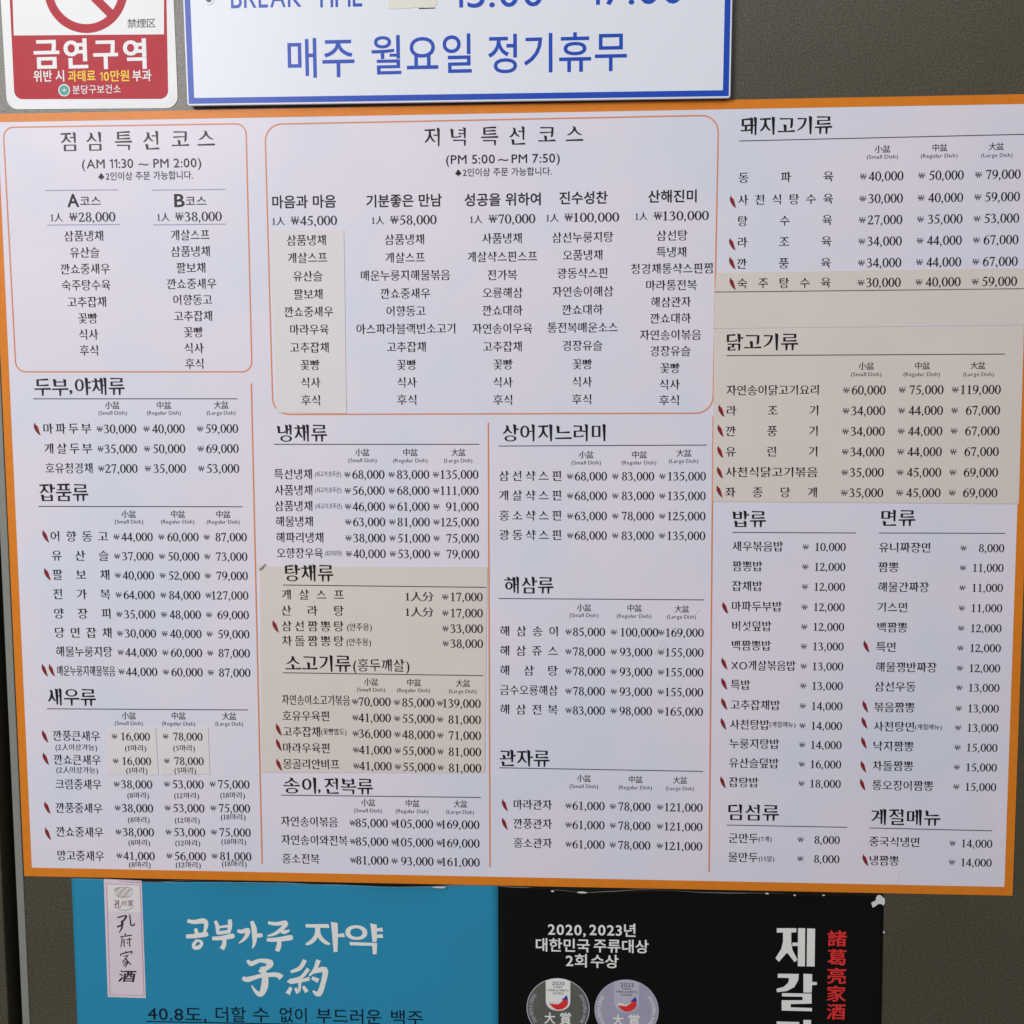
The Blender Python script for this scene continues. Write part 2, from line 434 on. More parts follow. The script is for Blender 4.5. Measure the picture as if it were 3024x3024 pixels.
def price_column(c, y, cols, d):
    """plane positions of the price columns, read off at row y"""
    return [(PC(c, a, y, d)[0], PC(c, b, y, d)[0]) for a, b in cols]
def price(parent, cx, Z, num, em, d, name='price', overflow=0):
    xw, xr = cx; ink = Ink(); inkw = Ink()
    out, L, R = place_text(num, 'num')
    ink.add(num, 'num', xr + overflow - (R - L) * em * .985, xr + overflow, Z, em, d)
    b = len(ink.v)
    inkw.add('₩', 'won', xw, xw + em * .56, Z - em * .03, em * .62, d)
    v = ink.v + inkw.v; f = ink.f + [tuple(i + b for i in t) for t in inkw.f]
    return mesh_obj(name, v, f, [M['ink'], M['grey']], parent, [0] * len(ink.f) + [1] * len(inkw.f))
def chilli(parent, c, x0, x1, y, d, h=62):
    """the little pepper printed before a spicy dish"""
    X0, Z = PC(c, x0, y, d); X1, _ = PC(c, x1, y, d); wd = X1 - X0; hh = h * K * local(*A(c, x0, y), d)
    body = [(.02, .80), (.26, .88), (.54, .78), (.72, .56), (.86, .28), (1.04, -.02), (.66, .10), (.36, .28), (.14, .48), (.0, .66)]
    shade = [(.0, .66), (.14, .48), (.36, .28), (.66, .10), (1.04, -.02), (.66, .20), (.40, .40), (.18, .60)]
    stm = [(.02, .78), (.20, .86), (.30, .84), (.26, .92), (.16, 1.04), (.10, 1.0), (.12, .92), (-.02, .86)]
    V = []; Fc = []; mi = []
    for k, (lp, dd) in enumerate(((body, 0), (shade, .00004), (stm, .00004))):
        if area2(lp) < 0: lp = lp[::-1]
        b = len(V); V += [(X0 + (.10 + x * .85) * wd, -d - dd, Z + (y_ - .5) * hh) for x, y_ in lp]
        Fc.append(tuple(range(b, b + len(lp)))); mi.append((0, 1, 1)[k])
    return mesh_obj('chilli_icon', V, Fc, [M['red'], M['stem']], parent, mi)
def rule(parent, c0, x0, y0, c1, x1, y1, d, m='rule', wd=4.2):
    s = K * local(*A(c0, x0, y0), d)
    return strip('ruling_line', PC(c0, x0, y0, d), PC(c1, x1, y1, d), wd * s, d, M[m], parent)
def size_heads(parent, c, d, s, r, l, last=('大盆', '(Large Dish)')):
    """s, r, l: (x0, x1, y, small x0, small x1, small y)"""
    for (han, eng), q in zip((('小盆', '(Small Dish)'), ('中盆', '(Regular Dish)'), last), (s, r, l)):
        words('size_heading', parent, M['ink'], 'tiny', 43, [(c, q[0], q[1], q[2], han)], d)
        words('size_caption', parent, M['grey'], 'tiny', 29, [(c, q[3], q[4], q[5], eng)], d)
def rows(parent, c, data, cols, d, em=60, pem=62, tilt=0.0):
    """data: (x0, x1, y, name, prices, chilli or None)"""
    for x0, x1, y, nm, pr, ch in data:
        words('dish_name', parent, M['ink'], 'myeong', em, [(c, x0, x1, y, nm)], d)
        X, Z = PC(c, x0, y, d); e = pem * K * local(*A(c, x0, y), d)
        for cx, p in zip(cols, pr):
            if p: price(parent, cx, Z + tilt * (cx[1] - X - .02), p + ',000', e, d, overflow=.0053 if (p == '100') else 0)
        if ch:
            for (a, b, yy) in ch: chilli(parent, c, a, b, yy, d)
def course_items(parent, data, d, em=60):
    for c, x0, x1, y, nm in data:
        words('dish_name', parent, M['ink'], 'myeong', em, [(c, x0, x1, y, nm)], d)

# ------------------------------------------------------------------ the wall
X_trimR0 = P(71, 2600)[0]
def vline(px, py, d=0): return P(px, py, d)[0]
xr_trim = (vline(66, 2400) + vline(86.5, 3024)) / 2
xl_trim = (vline(42, 2400) + vline(65, 3024)) / 2
xl_gap = (vline(5.5, 2400) + vline(21.5, 3024)) / 2
def box_obj(name, x0, x1, y0, y1, z0, z1, m, parent=None, bevel=0):
    v = [(x, y, z) for x in (x0, x1) for y in (y0, y1) for z in (z0, z1)]
    f = [(0, 1, 3, 2), (4, 6, 7, 5), (0, 4, 5, 1), (2, 3, 7, 6), (0, 2, 6, 4), (1, 5, 7, 3)]
    o = mesh_obj(name, v, f, m, parent)
    if bevel:
        b = o.modifiers.new('edge', 'BEVEL'); b.width = bevel; b.segments = 2
    return o
wl = box_obj('wall', xr_trim, 2.0, 0, .05, 0, 2.9, M['wall']); wl['kind'] = 'structure'
wl['label'] = 'dark olive brown textured wall behind the menu and the posters'
wl2 = box_obj('wall_left', -2.2, xl_gap, -.002, .05, 0, 2.9, M['wall'], bevel=.0015); wl2['kind'] = 'structure'
gp = box_obj('wall_recess', xl_gap, xl_trim, .022, .05, 0, 2.9, M['gap']); gp['kind'] = 'structure'
tr = box_obj('metal_trim', xl_trim, xr_trim - .0002, -.0012, .022, 0, 2.9, M['alu'], bevel=.0008); tr['kind'] = 'structure'
tr['label'] = 'grey aluminium edging strip along the wall joint'

# ------------------------------------------------------------------ the menu board
DS, DI = .0010, .00125                        # face of the sheet, ink
DPT, DPI = .0016, .00185                      # face of a pasted patch, its ink
def LN(p, q, y): return p[0] + (q[0] - p[0]) * (y - p[1]) / (q[1] - p[1])
outer = [P(-32, 337, DS), P(3074, 277, DS), P(2990, 2645, DS), P(72, 2587, DS)]
inner = [P(-7, 361, DS), P(3045, 306.6, DS), P(2966, 2619, DS), P(94, 2562, DS)]
menu = thing('menu_board', 'large white Korean restaurant menu with an orange border fixed to the wall', 'menu', (0, 0, (outer[2][1] + outer[3][1]) / 2))
slab('paper_sheet', offset_loop(outer[::-1], -.0006), 0.0002, DS, M['sheet'], menu)
v, f = band_loops(outer[::-1], inner[::-1], DS + .0001)
mesh_obj('orange_border', v, f, M['orange'], menu)
U = local(1512, 1512, DS)

def course_box(corners, r, label_loc=None):
    cs = [P(*p, DI) for p in corners]
    pt = part('course_box', menu)
    outline('box_outline', rounded(cs, r * U), 3.6 * U, DI, M['line'], pt)
    return pt
# lunch courses
lb = course_box([(9, 376), (726, 365), (744, 1098), (47, 1098)], 30)
words('heading', lb, M['black'], 'title', 106, [(C1, 315, 525, 736, '점심'), (C1, 595, 825, 731, '특선'), (C1, 890, 1115, 722, '코스')], DI)
words('opening_hours', lb, M['ink'], 'sans', 64, [(C1, 425, 690, 849, '(AM 11:30'), (C1, 718, 768, 846, '~'), (C1, 795, 1043, 845, 'PM 2:00)')], DI)
words('order_note', lb, M['ink'], 'sans', 46, [(C1, 510, 540, 914, '♣'), (C1, 548, 1000, 914, '2인이상 주문 가능합니다.')], DI)
for x0, x1, y0, y1 in ((235, 612, 988, 984), (788, 1167, 986, 982), (245, 620, 1167, 1164), (795, 1172, 1166, 1162)):
    rule(lb, C1, x0, y0, C1, x1, y1, DI, 'bluerule', 4)
words('course_name', lb, M['black'], 'sansb', 92, [(C1, 348, 410, 1037, 'A')], DI)
words('course_name', lb, M['black'], 'sans', 56, [(C1, 415, 522, 1043, '코스')], DI)
words('course_name', lb, M['black'], 'sansb', 92, [(C1, 903, 957, 1037, 'B')], DI)
words('course_name', lb, M['black'], 'sans', 56, [(C1, 962, 1070, 1043, '코스')], DI)
def course_price(parent, c, n0, n1, p0, p1, y, num, d=DI):
    words('person_count', parent, M['ink'], 'myeong', 46, [(c, n0, n1, y + 4, '1人')], d)
    words('price', parent, M['ink'], 'num', 66, [(c, p0 + 50, p1, y, num)], d)
    words('currency_mark', parent, M['ink'], 'num', 56, [(c, p0, p0 + 47, y, '₩')], d)
course_price(lb, C1, 262, 325, 357, 598, 1124, '28,000'); course_price(lb, C1, 815, 880, 907, 1150, 1122, '38,000')
course_items(lb, [(C1,) + t for t in (
    (333, 535, 1225, '삼품냉채'), (363, 515, 1310, '유산슬'), (315, 570, 1396, '깐쇼중새우'), (320, 573, 1480, '숙주탕수육'), (350, 550, 1567, '고추잡채'),
    (405, 505, 1651, '꽃빵'), (410, 510, 1735, '식사'), (413, 508, 1818, '후식'),
    (887, 1087, 1220, '게살스프'), (887, 1088, 1305, '삼품냉채'), (915, 1065, 1390, '팔보채'), (867, 1122, 1473, '깐쇼중새우'), (898, 1100, 1556, '어향동고'),
    (902, 1100, 1640, '고추잡채'), (953, 1053, 1723, '꽃빵'), (957, 1057, 1806, '식사'), (960, 1055, 1887, '후식'))], DI)
# dinner courses
db = course_box([(782, 367), (2122, 340), (2105, 1220), (806, 1224)], 48)
words('heading', db, M['black'], 'title', 106, [(C2, 445, 660, 712, '저녁'), (C2, 738, 968, 707, '특선'), (C2, 1035, 1270, 699, '코스')], DI)
words('opening_hours', db, M['ink'], 'sans', 64, [(C2, 557, 810, 826, '(PM 5:00'), (C2, 827, 880, 823, '~'), (C2, 897, 1147, 821, 'PM 7:50)')], DI)
words('order_note', db, M['ink'], 'sans', 46, [(C2, 605, 636, 895, '♣'), (C2, 644, 1105, 894, '2인이상 주문 가능합니다.')], DI)
for c, x0, x1, y, t in ((C1, 1412, 1742, 1048, '마음과 마음'), (C2, 143, 535, 1043, '기분좋은 만남'), (C2, 652, 1048, 1037, '성공을 위하여'),
                        (C2, 1145, 1395, 1027, '진수성찬'), (C2, 1605, 1857, 1019, '산해진미')):
    words('course_name', db, M['black'], 'sansb', 70, [(c, x0, x1, y, t)], DI)
for c, n0, n1, p0, p1, y, t in ((C1, 1412, 1478, 1507, 1748, 1143, '45,000'), (C2, 172, 236, 266, 508, 1139, '58,000'), (C2, 682, 746, 777, 1020, 1134, '70,000'),
                                (C2, 1077, 1142, 1170, 1455, 1126, '100,000'), (C2, 1539, 1603, 1633, 1920, 1118, '130,000')):
    course_price(db, c, n0, n1, p0, p1, y, t)
course_items(db, (
    (C2, 240, 443, 1243, '삼품냉채'), (C2, 243, 447, 1337, '게살스프'), (C2, 115, 578, 1430, '매운누룽지해물볶음'), (C2, 218, 475, 1523, '깐쇼중새우'), (C2, 248, 450, 1614, '어향동고'),
    (C2, 92, 605, 1707, '아스파라블랙빈소고기'), (C2, 250, 452, 1800, '고추잡채'), (C2, 302, 403, 1892, '꽃빵'), (C5, 305, 405, 227, '식사'), (C5, 303, 403, 318, '후식'),
    (C2, 745, 950, 1237, '사품냉채'), (C2, 668, 1030, 1333, '게살샥스핀스프'), (C2, 773, 925, 1427, '전가복'), (C2, 747, 955, 1519, '오룡해삼'), (C2, 747, 955, 1611, '깐쇼대하'),
    (C2, 695, 1005, 1705, '자연송이우육'), (C2, 748, 950, 1798, '고추잡채'), (C2, 802, 903, 1890, '꽃빵'), (C5, 803, 903, 226, '식사'), (C5, 802, 900, 318, '후식'),
    (C2, 1108, 1425, 1232, '삼선누룽지탕'), (C2, 1163, 1368, 1324, '오품냉채'), (C2, 1133, 1395, 1418, '광동샥스핀'), (C2, 1110, 1425, 1513, '자연송이해삼'), (C2, 1160, 1372, 1607, '깐쇼대하'),
    (C2, 1083, 1448, 1700, '통전복매운소스'), (C2, 1162, 1368, 1793, '경장유슬'), (C2, 1213, 1315, 1889, '꽃빵'), (C5, 1213, 1315, 224, '식사'), (C5, 1210, 1310, 315, '후식'),
    (C2, 1650, 1810, 1222, '삼선탕'), (C2, 1648, 1803, 1308, '특냉채'), (C2, 1517, 1940, 1395, '청경채통샥스핀찜'), (C2, 1595, 1858, 1480, '마라통전복'), (C2, 1620, 1828, 1567, '해삼관자'),
    (C2, 1617, 1828, 1652, '깐쇼대하'), (C2, 1563, 1880, 1738, '자연송이볶음'), (C2, 1617, 1825, 1821, '경장유슬'), (C5, 1668, 1770, 153, '꽃빵'), (C5, 1665, 1770, 238, '식사'), (C5, 1662, 1765, 320, '후식')), DI)
# column dividers
for a, b in (((742, 1132), (774, 2551)), ((1442, 1248), (1447, 2561)), ((2106, 1230), (2094, 2576))):
    strip('divider_line', P(*a, DI), P(*b, DI), 4.0 * U, DI, M['line'], menu)

def price_list(): return part('price_list', menu)
HM = 'head'
# tofu and vegetables
s = price_list()
words('heading', s, M['black'], HM, 100, [(C4, 178, 355, 252, '두부'), (C4, 357, 374, 240, ','), (C4, 388, 647, 248, '야채류')], DI)
rule(s, C4, 172, 312, C4, 1230, 312, DI)
size_heads(s, C4, DI, (545, 620, 345, 510, 657, 384), (813, 888, 345, 762, 937, 384), (1110, 1185, 344, 1073, 1220, 384))
cols = price_column(C4, 467, ((500, 706), (742, 958), (1020, 1235)), DI)
rows(s, C4, ((225, 473, 467, '마파두부', ('30', '40', '59'), [(172, 210, 470)]), (230, 478, 570, '게살두부', ('35', '50', '69'), None),
             (235, 480, 672, '호유청경채', ('27', '35', '53'), None)), cols, DI)
# mixed dishes
s = price_list()
words('heading', s, M['black'], HM, 100, [(C4, 205, 458, 798, '잡품류')], DI)
rule(s, C4, 200, 870, C4, 1257, 872, DI)
size_heads(s, C4, DI, (630, 705, 910, 595, 742, 948), (887, 960, 910, 835, 1007, 948), (1122, 1195, 911, 1072, 1243, 949), ('中盆', '(Regular Dish)'))
cols = price_column(C4, 1027, ((587, 792), (820, 1030), (1055, 1280)), DI)
rows(s, C4, ((262, 560, 1025, '어향동고', ('44', '60', '87'), [(216, 254, 1025)]), (268, 563, 1125, '유산슬', ('37', '50', '73'), None),
             (272, 567, 1224, '팔보채', ('40', '52', '79'), [(225, 263, 1222)]), (276, 572, 1325, '전가복', ('64', '84', '127'), None),
             (280, 573, 1425, '양장피', ('35', '48', '69'), None), (285, 578, 1524, '당면잡채', ('30', '40', '59'), None),
             (290, 582, 1622, '해물누룽지탕', ('44', '60', '87'), None), (297, 597, 1722, '매운누룽지해물볶음', ('44', '60', '87'), [(213, 248, 1720), (250, 284, 1720)])), cols, DI, pem=60)
# shrimp
s = price_list()
words('heading', s, M['black'], HM, 100, [(C7, 247, 498, 235, '새우류')], DI)
rule(s, C7, 243, 297, C7, 1287, 303, DI)
size_heads(s, C7, DI, (632, 705, 332, 595, 740, 370), (890, 963, 333, 840, 1012, 372), (1153, 1225, 335, 1117, 1260, 373))
cols = price_column(C7, 812, ((593, 794), (853, 1060), (1089, 1297)), DI)
rows(s, C7, ((275, 518, 436, '깐풍큰새우', (None, None, None), [(214, 250, 440)]), (280, 522, 560, '깐쇼큰새우', (None, None, None), [(218, 254, 556)]),
             (287, 525, 687, '크림중새우', ('38', '53', '75'), None), (290, 530, 810, '깐풍중새우', ('38', '53', '75'), [(226, 262, 810)]),
             (292, 535, 934, '깐쇼중새우', ('38', '53', '75'), [(230, 264, 945)]), (298, 540, 1057, '망고중새우', ('41', '56', '81'), None)), cols, DI, pem=60, tilt=.0155)
for x0, x1, y in ((287, 503, 495), (292, 508, 613)):
    words('order_note', s, M['ink'], 'tiny', 38, [(C7, x0, x1, y, '(2人이상가능)')], DI)
for y0, y1, y2 in ((745, 746, 744), (872, 874, 857), (990, 992, 985), (1104, 1105, 1100)):
    k = (y0 - 745) / 42
    for x0, x1, y, t in ((660 + k, 772 + k, y0, '(8마리)'), (903 + k, 1032 + k, y1, '(12마리)'), (1142 + k, 1270 + k, y2, '(18마리)')):
        words('portion_note', s, M['ink'], 'tiny', 37, [(C7, x0, x1, y, t)], DI)
# cold dishes
s = price_list()
words('heading', s, M['black'], HM, 100, [(C4, 1437, 1697, 490, '냉채류')], DI)
rule(s, C4, 1422, 548, C5, 730, 548, DI)
size_heads(s, C5, DI, (87, 160, 590, 50, 197, 630), (335, 410, 590, 283, 460, 631), (585, 658, 590, 547, 693, 631))
cols = price_column(C5, 705, ((28, 238), (257, 470), (487, 725)), DI)
rows(s, C4, ((1422, 1618, 703, '특선냉채', ('68', '83', '135'), None), (1425, 1620, 786, '사품냉채', ('56', '68', '111'), None), (1425, 1620, 868, '삼품냉채', ('46', '61', '91'), None),
             (1430, 1623, 948, '해물냉채', ('63', '81', '125'), None), (1432, 1677, 1031, '해파리냉채', ('38', '51', '75'), None), (1435, 1675, 1112, '오향장우육', ('40', '53', '79'), None)), cols, DI)
for x0, x1, y in ((1633, 1768, 702), (1634, 1770, 785), (1636, 1772, 868), (1687, 1772, 1113)):
    words('origin_note', s, M['grey'], 'tiny', 32, [(C4, x0, x1, y, '(쇠고기:호주산)')], DI)
# mushroom and abalone
s = price_list()
words('heading', s, M['black'], HM, 96, [(C7, 1470, 1640, 693, '송이'), (C7, 1648, 1662, 690, ','), (C7, 1683, 1935, 697, '전복류')], DI)
rule(s, C7, 1458, 745, C8, 737, 757, DI)
size_heads(s, C8, DI, (118, 190, 783, 80, 225, 823), (348, 420, 787, 297, 465, 826), (597, 667, 790, 558, 702, 830))
cols = price_column(C8, 887, ((55, 255), (270, 490), (505, 730)), DI)
rows(s, C7, ((1458, 1752, 880, '자연송이볶음', ('85', '105', '169'), None), (1460, 1803, 976, '자연송이와전복', ('85', '105', '169'), None),
             (1463, 1657, 1073, '홍소전복', ('81', '93', '161'), None)), cols, DI)
# shark fin
s = price_list()
words('heading', s, M['black'], HM, 100, [(C5, 850, 1385, 489, '상어지느러미')], DI)
rule(s, C5, 828, 557, C5, 1910, 552, DI)
size_heads(s, C5, DI, (1247, 1322, 602, 1208, 1360, 642), (1522, 1600, 602, 1468, 1647, 642), (1753, 1830, 593, 1713, 1865, 634))
cols = price_column(C5, 712, ((1183, 1392), (1418, 1637), (1662, 1905)), DI)
rows(s, C5, ((833, 1155, 712, '삼선샥스핀', ('68', '83', '135'), None), (833, 1155, 813, '게살샥스핀', ('68', '83', '135'), None),
             (833, 1155, 917, '홍소샥스핀', ('63', '78', '125'), None), (833, 1155, 1018, '광동샥스핀', ('68', '83', '135'), None)), cols, DI)
# sea cucumber
s = price_list()
words('heading', s, M['black'], HM, 100, [(C5, 860, 1115, 1278, '해삼류')], DI)
rule(s, C5, 830, 1348, C5, 1897, 1355, DI)
size_heads(s, C5, DI, (1237, 1310, 1395, 1198, 1347, 1433), (1498, 1573, 1397, 1443, 1620, 1437), (1743, 1818, 1402, 1703, 1853, 1441))
cols = price_column(C5, 1620, ((1175, 1382), (1410, 1627), (1655, 1893)), DI)
rows(s, C5, ((837, 1137, 1516, '해삼송이', ('85', '100', '169'), None), (837, 1137, 1618, '해삼쥬스', ('78', '93', '155'), None), (837, 1137, 1720, '해삼탕', ('78', '93', '155'), None),
             (837, 1137, 1822, '금수오룡해삼', ('78', '93', '155'), None), (837, 1137, 1922, '해삼전복', ('83', '98', '165'), None)), cols, DI)
# scallop
s = price_list()
words('heading', s, M['black'], HM, 100, [(C8, 835, 1095, 552, '관자류')], DI)
rule(s, C8, 833, 603, C8, 1890, 622, DI)
size_heads(s, C8, DI, (1237, 1308, 657, 1198, 1345, 697), (1505, 1577, 663, 1452, 1625, 703), (1735, 1808, 667, 1697, 1843, 708))
cols = price_column(C8, 800, ((1175, 1380), (1405, 1618), (1650, 1888)), DI)
rows(s, C8, ((908, 1107, 793, '마라관자', ('61', '78', '121'), [(843, 878, 797)]), (908, 1107, 892, '깐풍관자', ('61', '78', '121'), [(843, 878, 893)]),
             (908, 1107, 992, '홍소관자', ('61', '78', '121'), None)), cols, DI)
# pork
s = price_list()
words('heading', s, M['black'], HM, 104, [(C3, 462, 938, 655, '돼지고기류')], DI)
rule(s, C3, 455, 731, C3, 1945, 696, DI)
size_heads(s, C3, DI, (1158, 1240, 773, 1117, 1278, 813), (1457, 1535, 766, 1397, 1587, 808), (1750, 1828, 760, 1710, 1872, 805))
cols_pork = ((1080, 1307), (1383, 1620), (1677, 1915))
cols = price_column(C3, 910, cols_pork, DI)
rows(s, C3, ((452, 943, 922, '동파육', ('40', '50', '79'), None), (450, 942, 1037, '사천식탕수육', ('30', '40', '59'), [(402, 440, 1047)]), (449, 937, 1147, '탕수육', ('27', '35', '53'), None),
             (447, 933, 1257, '라조육', ('34', '44', '67'), [(398, 437, 1267)]), (444, 930, 1368, '깐풍육', ('34', '44', '67'), [(398, 437, 1365)])), cols, DI, em=60, pem=66)
# rice
s = price_list()
words('heading', s, M['black'], HM, 98, [(C6, 420, 595, 935, '밥류')], DI)
rule(s, C6, 420, 1005, C6, 1062, 1008, DI)
cols = price_column(C6, 1080, ((783, 1008),), DI)
rows(s, C6, ((420, 683, 1077, '새우볶음밥', ('10',), None), (420, 575, 1180, '짬뽕밥', ('12',), None), (418, 575, 1283, '잡채밥', ('12',), None), (417, 677, 1388, '마파두부밥', ('12',), [(362, 400, 1397)]),
             (417, 622, 1490, '버섯덮밥', ('12',), None), (415, 620, 1591, '백짬뽕밥', ('13',), None), (412, 748, 1694, 'XO게살볶음밥', ('13',), [(358, 396, 1686)]), (411, 512, 1795, '특밥', ('13',), [(357, 395, 1790)]),
             (410, 667, 1899, '고추잡채밥', ('14',), [(357, 395, 1894)])), cols, DI, pem=60)
rows(s, C9, ((408, 612, 378, '사천탕밥', ('14',), [(354, 390, 375)]), (405, 663, 477, '누룽지탕밥', ('14',), None), (403, 660, 577, '유산슬덮밥', ('16',), None),
             (402, 555, 677, '잡탕밥', ('18',), [(352, 387, 678)])), cols, DI, pem=60)
words('season_note', s, M['ink'], 'tiny', 34, [(C9, 612, 747, 378, '(계절메뉴)')], DI)
# noodles
s = price_list()
words('heading', s, M['black'], HM, 98, [(C6, 1192, 1370, 930, '면류')], DI)
rule(s, C6, 1180, 1008, C6, 1833, 1010, DI)
cols = price_column(C6, 1085, ((1602, 1830),), DI)
rows(s, C6, ((1180, 1447, 1083, '유니짜장면', ('8',), None), (1177, 1282, 1185, '짬뽕', ('11',), None), (1175, 1440, 1288, '해물간짜장', ('11',), None), (1172, 1327, 1393, '기스면', ('11',), None),
             (1170, 1327, 1497, '백짬뽕', ('12',), None), (1165, 1267, 1599, '특면', ('12',), [(1095, 1132, 1597)]), (1163, 1480, 1703, '해물쟁반짜장', ('12',), None), (1158, 1370, 1804, '삼선우동', ('13',), None)), cols, DI, pem=60)
rows(s, C9, ((1155, 1365, 288, '볶음짬뽕', ('13',), [(1090, 1126, 285)]), (1153, 1363, 388, '사천탕면', ('13',), [(1085, 1122, 370)]), (1150, 1360, 490, '낙지짬뽕', ('15',), [(1083, 1119, 473)]),
             (1147, 1358, 592, '차돌짬뽕', ('15',), [(1080, 1116, 597)]), (1145, 1462, 693, '통오징어짬뽕', ('15',), [(1077, 1112, 690)])), cols, DI, pem=60)
words('season_note', s, M['ink'], 'tiny', 34, [(C9, 1367, 1505, 391, '(계절메뉴)')], DI)
# dim sum, seasonal menu
s = price_list()
words('heading', s, M['black'], HM, 98, [(C9, 398, 662, 833, '딤섬류')], DI)
rule(s, C9, 390, 900, C9, 1015, 912, DI)
cols = price_column(C9, 975, ((757, 977),), DI)
rows(s, C9, ((400, 553, 967, '군만두', ('8',), None), (398, 552, 1066, '물만두', ('8',), None)), cols, DI, pem=60)
words('portion_note', s, M['ink'], 'tiny', 34, [(C9, 556, 623, 972, '(7개)')], DI)
words('portion_note', s, M['ink'], 'tiny', 34, [(C9, 556, 637, 1074, '(15알)')], DI)
s = price_list()
words('heading', s, M['black'], HM, 98, [(C9, 1140, 1500, 857, '계절메뉴')], DI)
rule(s, C9, 1130, 915, C9, 1767, 930, DI)
cols = price_column(C9, 997, ((1545, 1768),), DI)
rows(s, C9, ((1130, 1390, 985, '중국식냉면', ('14',), None), (1130, 1283, 1083, '냉짬뽕', ('14',), [(1090, 1127, 1082)])), cols, DI, pem=60)

M['scratch'] = mat('laminate_scratch', srgb(178, 174, 186), rough=.5, spec=.3)
sv2 = []; sf2 = []
for (x0, y0, x1, y1) in ((1690, 1565, 1640, 1635), (1705, 1590, 1650, 1640), (1875, 1405, 1850, 1432)):
    p_, q_ = Vector(PC(C5, x0, y0, DI)), Vector(PC(C5, x1, y1, DI)); t_ = (q_ - p_).normalized(); n_ = Vector((-t_.y, t_.x)) * .6 * U; b0 = len(sv2)
    sv2 += [(c.x, -DI, c.y) for c in (p_ - n_ * .2, q_ - n_, q_ + n_, p_ + n_ * .2)]; sf2.append((b0, b0 + 1, b0 + 2, b0 + 3))
mesh_obj('scratch_marks', sv2, sf2, M['scratch'], menu)

# ------------------------------------------------------------------ paper patches pasted over the menu
GP = 'correction patches pasted on the menu'
def patch(corners, label, m='cream', d=DPT, curl=None):
    cs = [P(*p, d) for p in corners]
    loc = ((cs[2][0] + cs[3][0]) / 2, -d, min(cs[2][1], cs[3][1]))
    t = thing('paper_patch', label, 'paper patch', loc, GP)
    lp = []
    for i, p in enumerate(cs):                      # knife-cut edges are never quite straight
        q = cs[(i + 1) % 4]
        for k in range(8):
            u = k / 8; j = .00008 if k else 0
            lp.append((p[0] + (q[0] - p[0]) * u + random.uniform(-j, j), p[1] + (q[1] - p[1]) * u + random.uniform(-j, j)))
    slab('paper', lp, DS + .0002, d, M[m], t)
    return t
# dinner column
t = patch([A(C1, 1398, 1192), A(C1, 1783, 1192), A(C4, 1797, 388), A(C4, 1436, 384)], 'tall narrow cream paper patch with dish names in the first column of the dinner box', m='cream_light')
course_items(t, ((C1, 1488, 1690, 1247, '삼품냉채'), (C1, 1493, 1697, 1338, '게살스프'), (C1, 1520, 1672, 1433, '유산슬'), (C1, 1523, 1673, 1527, '팔보채'), (C1, 1475, 1728, 1618, '깐쇼중새우'),
                 (C1, 1505, 1705, 1710, '마라우육'), (C1, 1505, 1705, 1803, '고추잡채'), (C1, 1558, 1658, 1893, '꽃빵'), (C4, 1562, 1662, 228, '식사'), (C4, 1562, 1660, 320, '후식')), DPI)
# pork strip and blank patch
t = patch([A(C3, 336, 1415), (3036, 792), (3032, 851), A(C3, 329, 1515)], 'cream paper strip with a single spicy pork dish row under the pork prices')
cols = price_column(C3, 910, cols_pork, DPI)
rows(t, C3, ((445, 930, 1470, '숙주탕수육', ('30', '40', '59'), [(401, 438, 1472)]),), cols, DPI, pem=66)
rule(t, C3, 330, 1514, C3, 1930, 1497, DPI + .00002, 'grey', 2.6)
patch([A(C3, 328, 1518), (3032, 854), (3028, 960), A(C3, 325, 1704)], 'blank cream paper patch without any print between the pork and chicken prices', d=DPT - .0001)
# chicken
t = patch([A(C3, 324, 1707), (3024, 963), A(C6, 1905, 857), A(C6, 318, 845)], 'large cream paper patch carrying the chicken dish list right of the dinner box')
words('heading', t, M['black'], HM, 100, [(C3, 390, 762, 1775, '닭고기류')], DPI)
rule(t, C6, 388, 88, C6, 1833, 80, DPI)
size_heads(t, C6, DPI, (1075, 1155, 142, 1035, 1192, 184), (1367, 1445, 141, 1307, 1495, 184), (1655, 1732, 139, 1617, 1775, 184))
cols = price_column(C6, 265, ((993, 1215), (1282, 1515), (1557, 1812)), DPI)
rows(t, C6, ((390, 868, 268, '자연송이닭고기요리', ('60', '75', '119'), None), (390, 865, 374, '라조기', ('34', '44', '67'), [(342, 380, 375)]), (387, 862, 480, '깐풍기', ('34', '44', '67'), [(338, 376, 478)]),
             (385, 860, 586, '유린기', ('34', '44', '67'), [(337, 374, 588)]), (385, 862, 692, '사천식닭고기볶음', ('35', '45', '69'), [(335, 372, 695)]),
             (382, 858, 797, '좌종당계', ('35', '45', '69'), [(333, 370, 793)])), cols, DPI, pem=65)
# soup and beef
t = patch([A(C4, 1346, 1180), A(C5, 771, 1184), A(C8, 758, 630), A(C7, 1357, 628)], 'big cream paper patch with the soup and beef lists, curling at its upper corner')
s = part('price_list', t)
words('heading', s, M['black'], HM, 98, [(C4, 1478, 1730, 1215, '탕채류')], DPI)
rule(s, C4, 1468, 1278, C5, 765, 1290, DPI)
cols = price_column(C5, 1337, ((535, 747),), DPI)
rows(s, C4, ((1462, 1783, 1327, '게살스프', ('17',), None), (1460, 1783, 1410, '산라탕', ('17',), None), (1462, 1783, 1490, '삼선짬뽕탕', ('33',), [(1409, 1447, 1493)]),
             (1463, 1783, 1567, '차돌짬뽕탕', ('38',), None)), cols, DPI, tilt=-.006)
for y in (1337, 1417): words('serving_note', s, M['ink'], 'myeong', 55, [(C5, 347, 492, y, '1人分')], DPI)
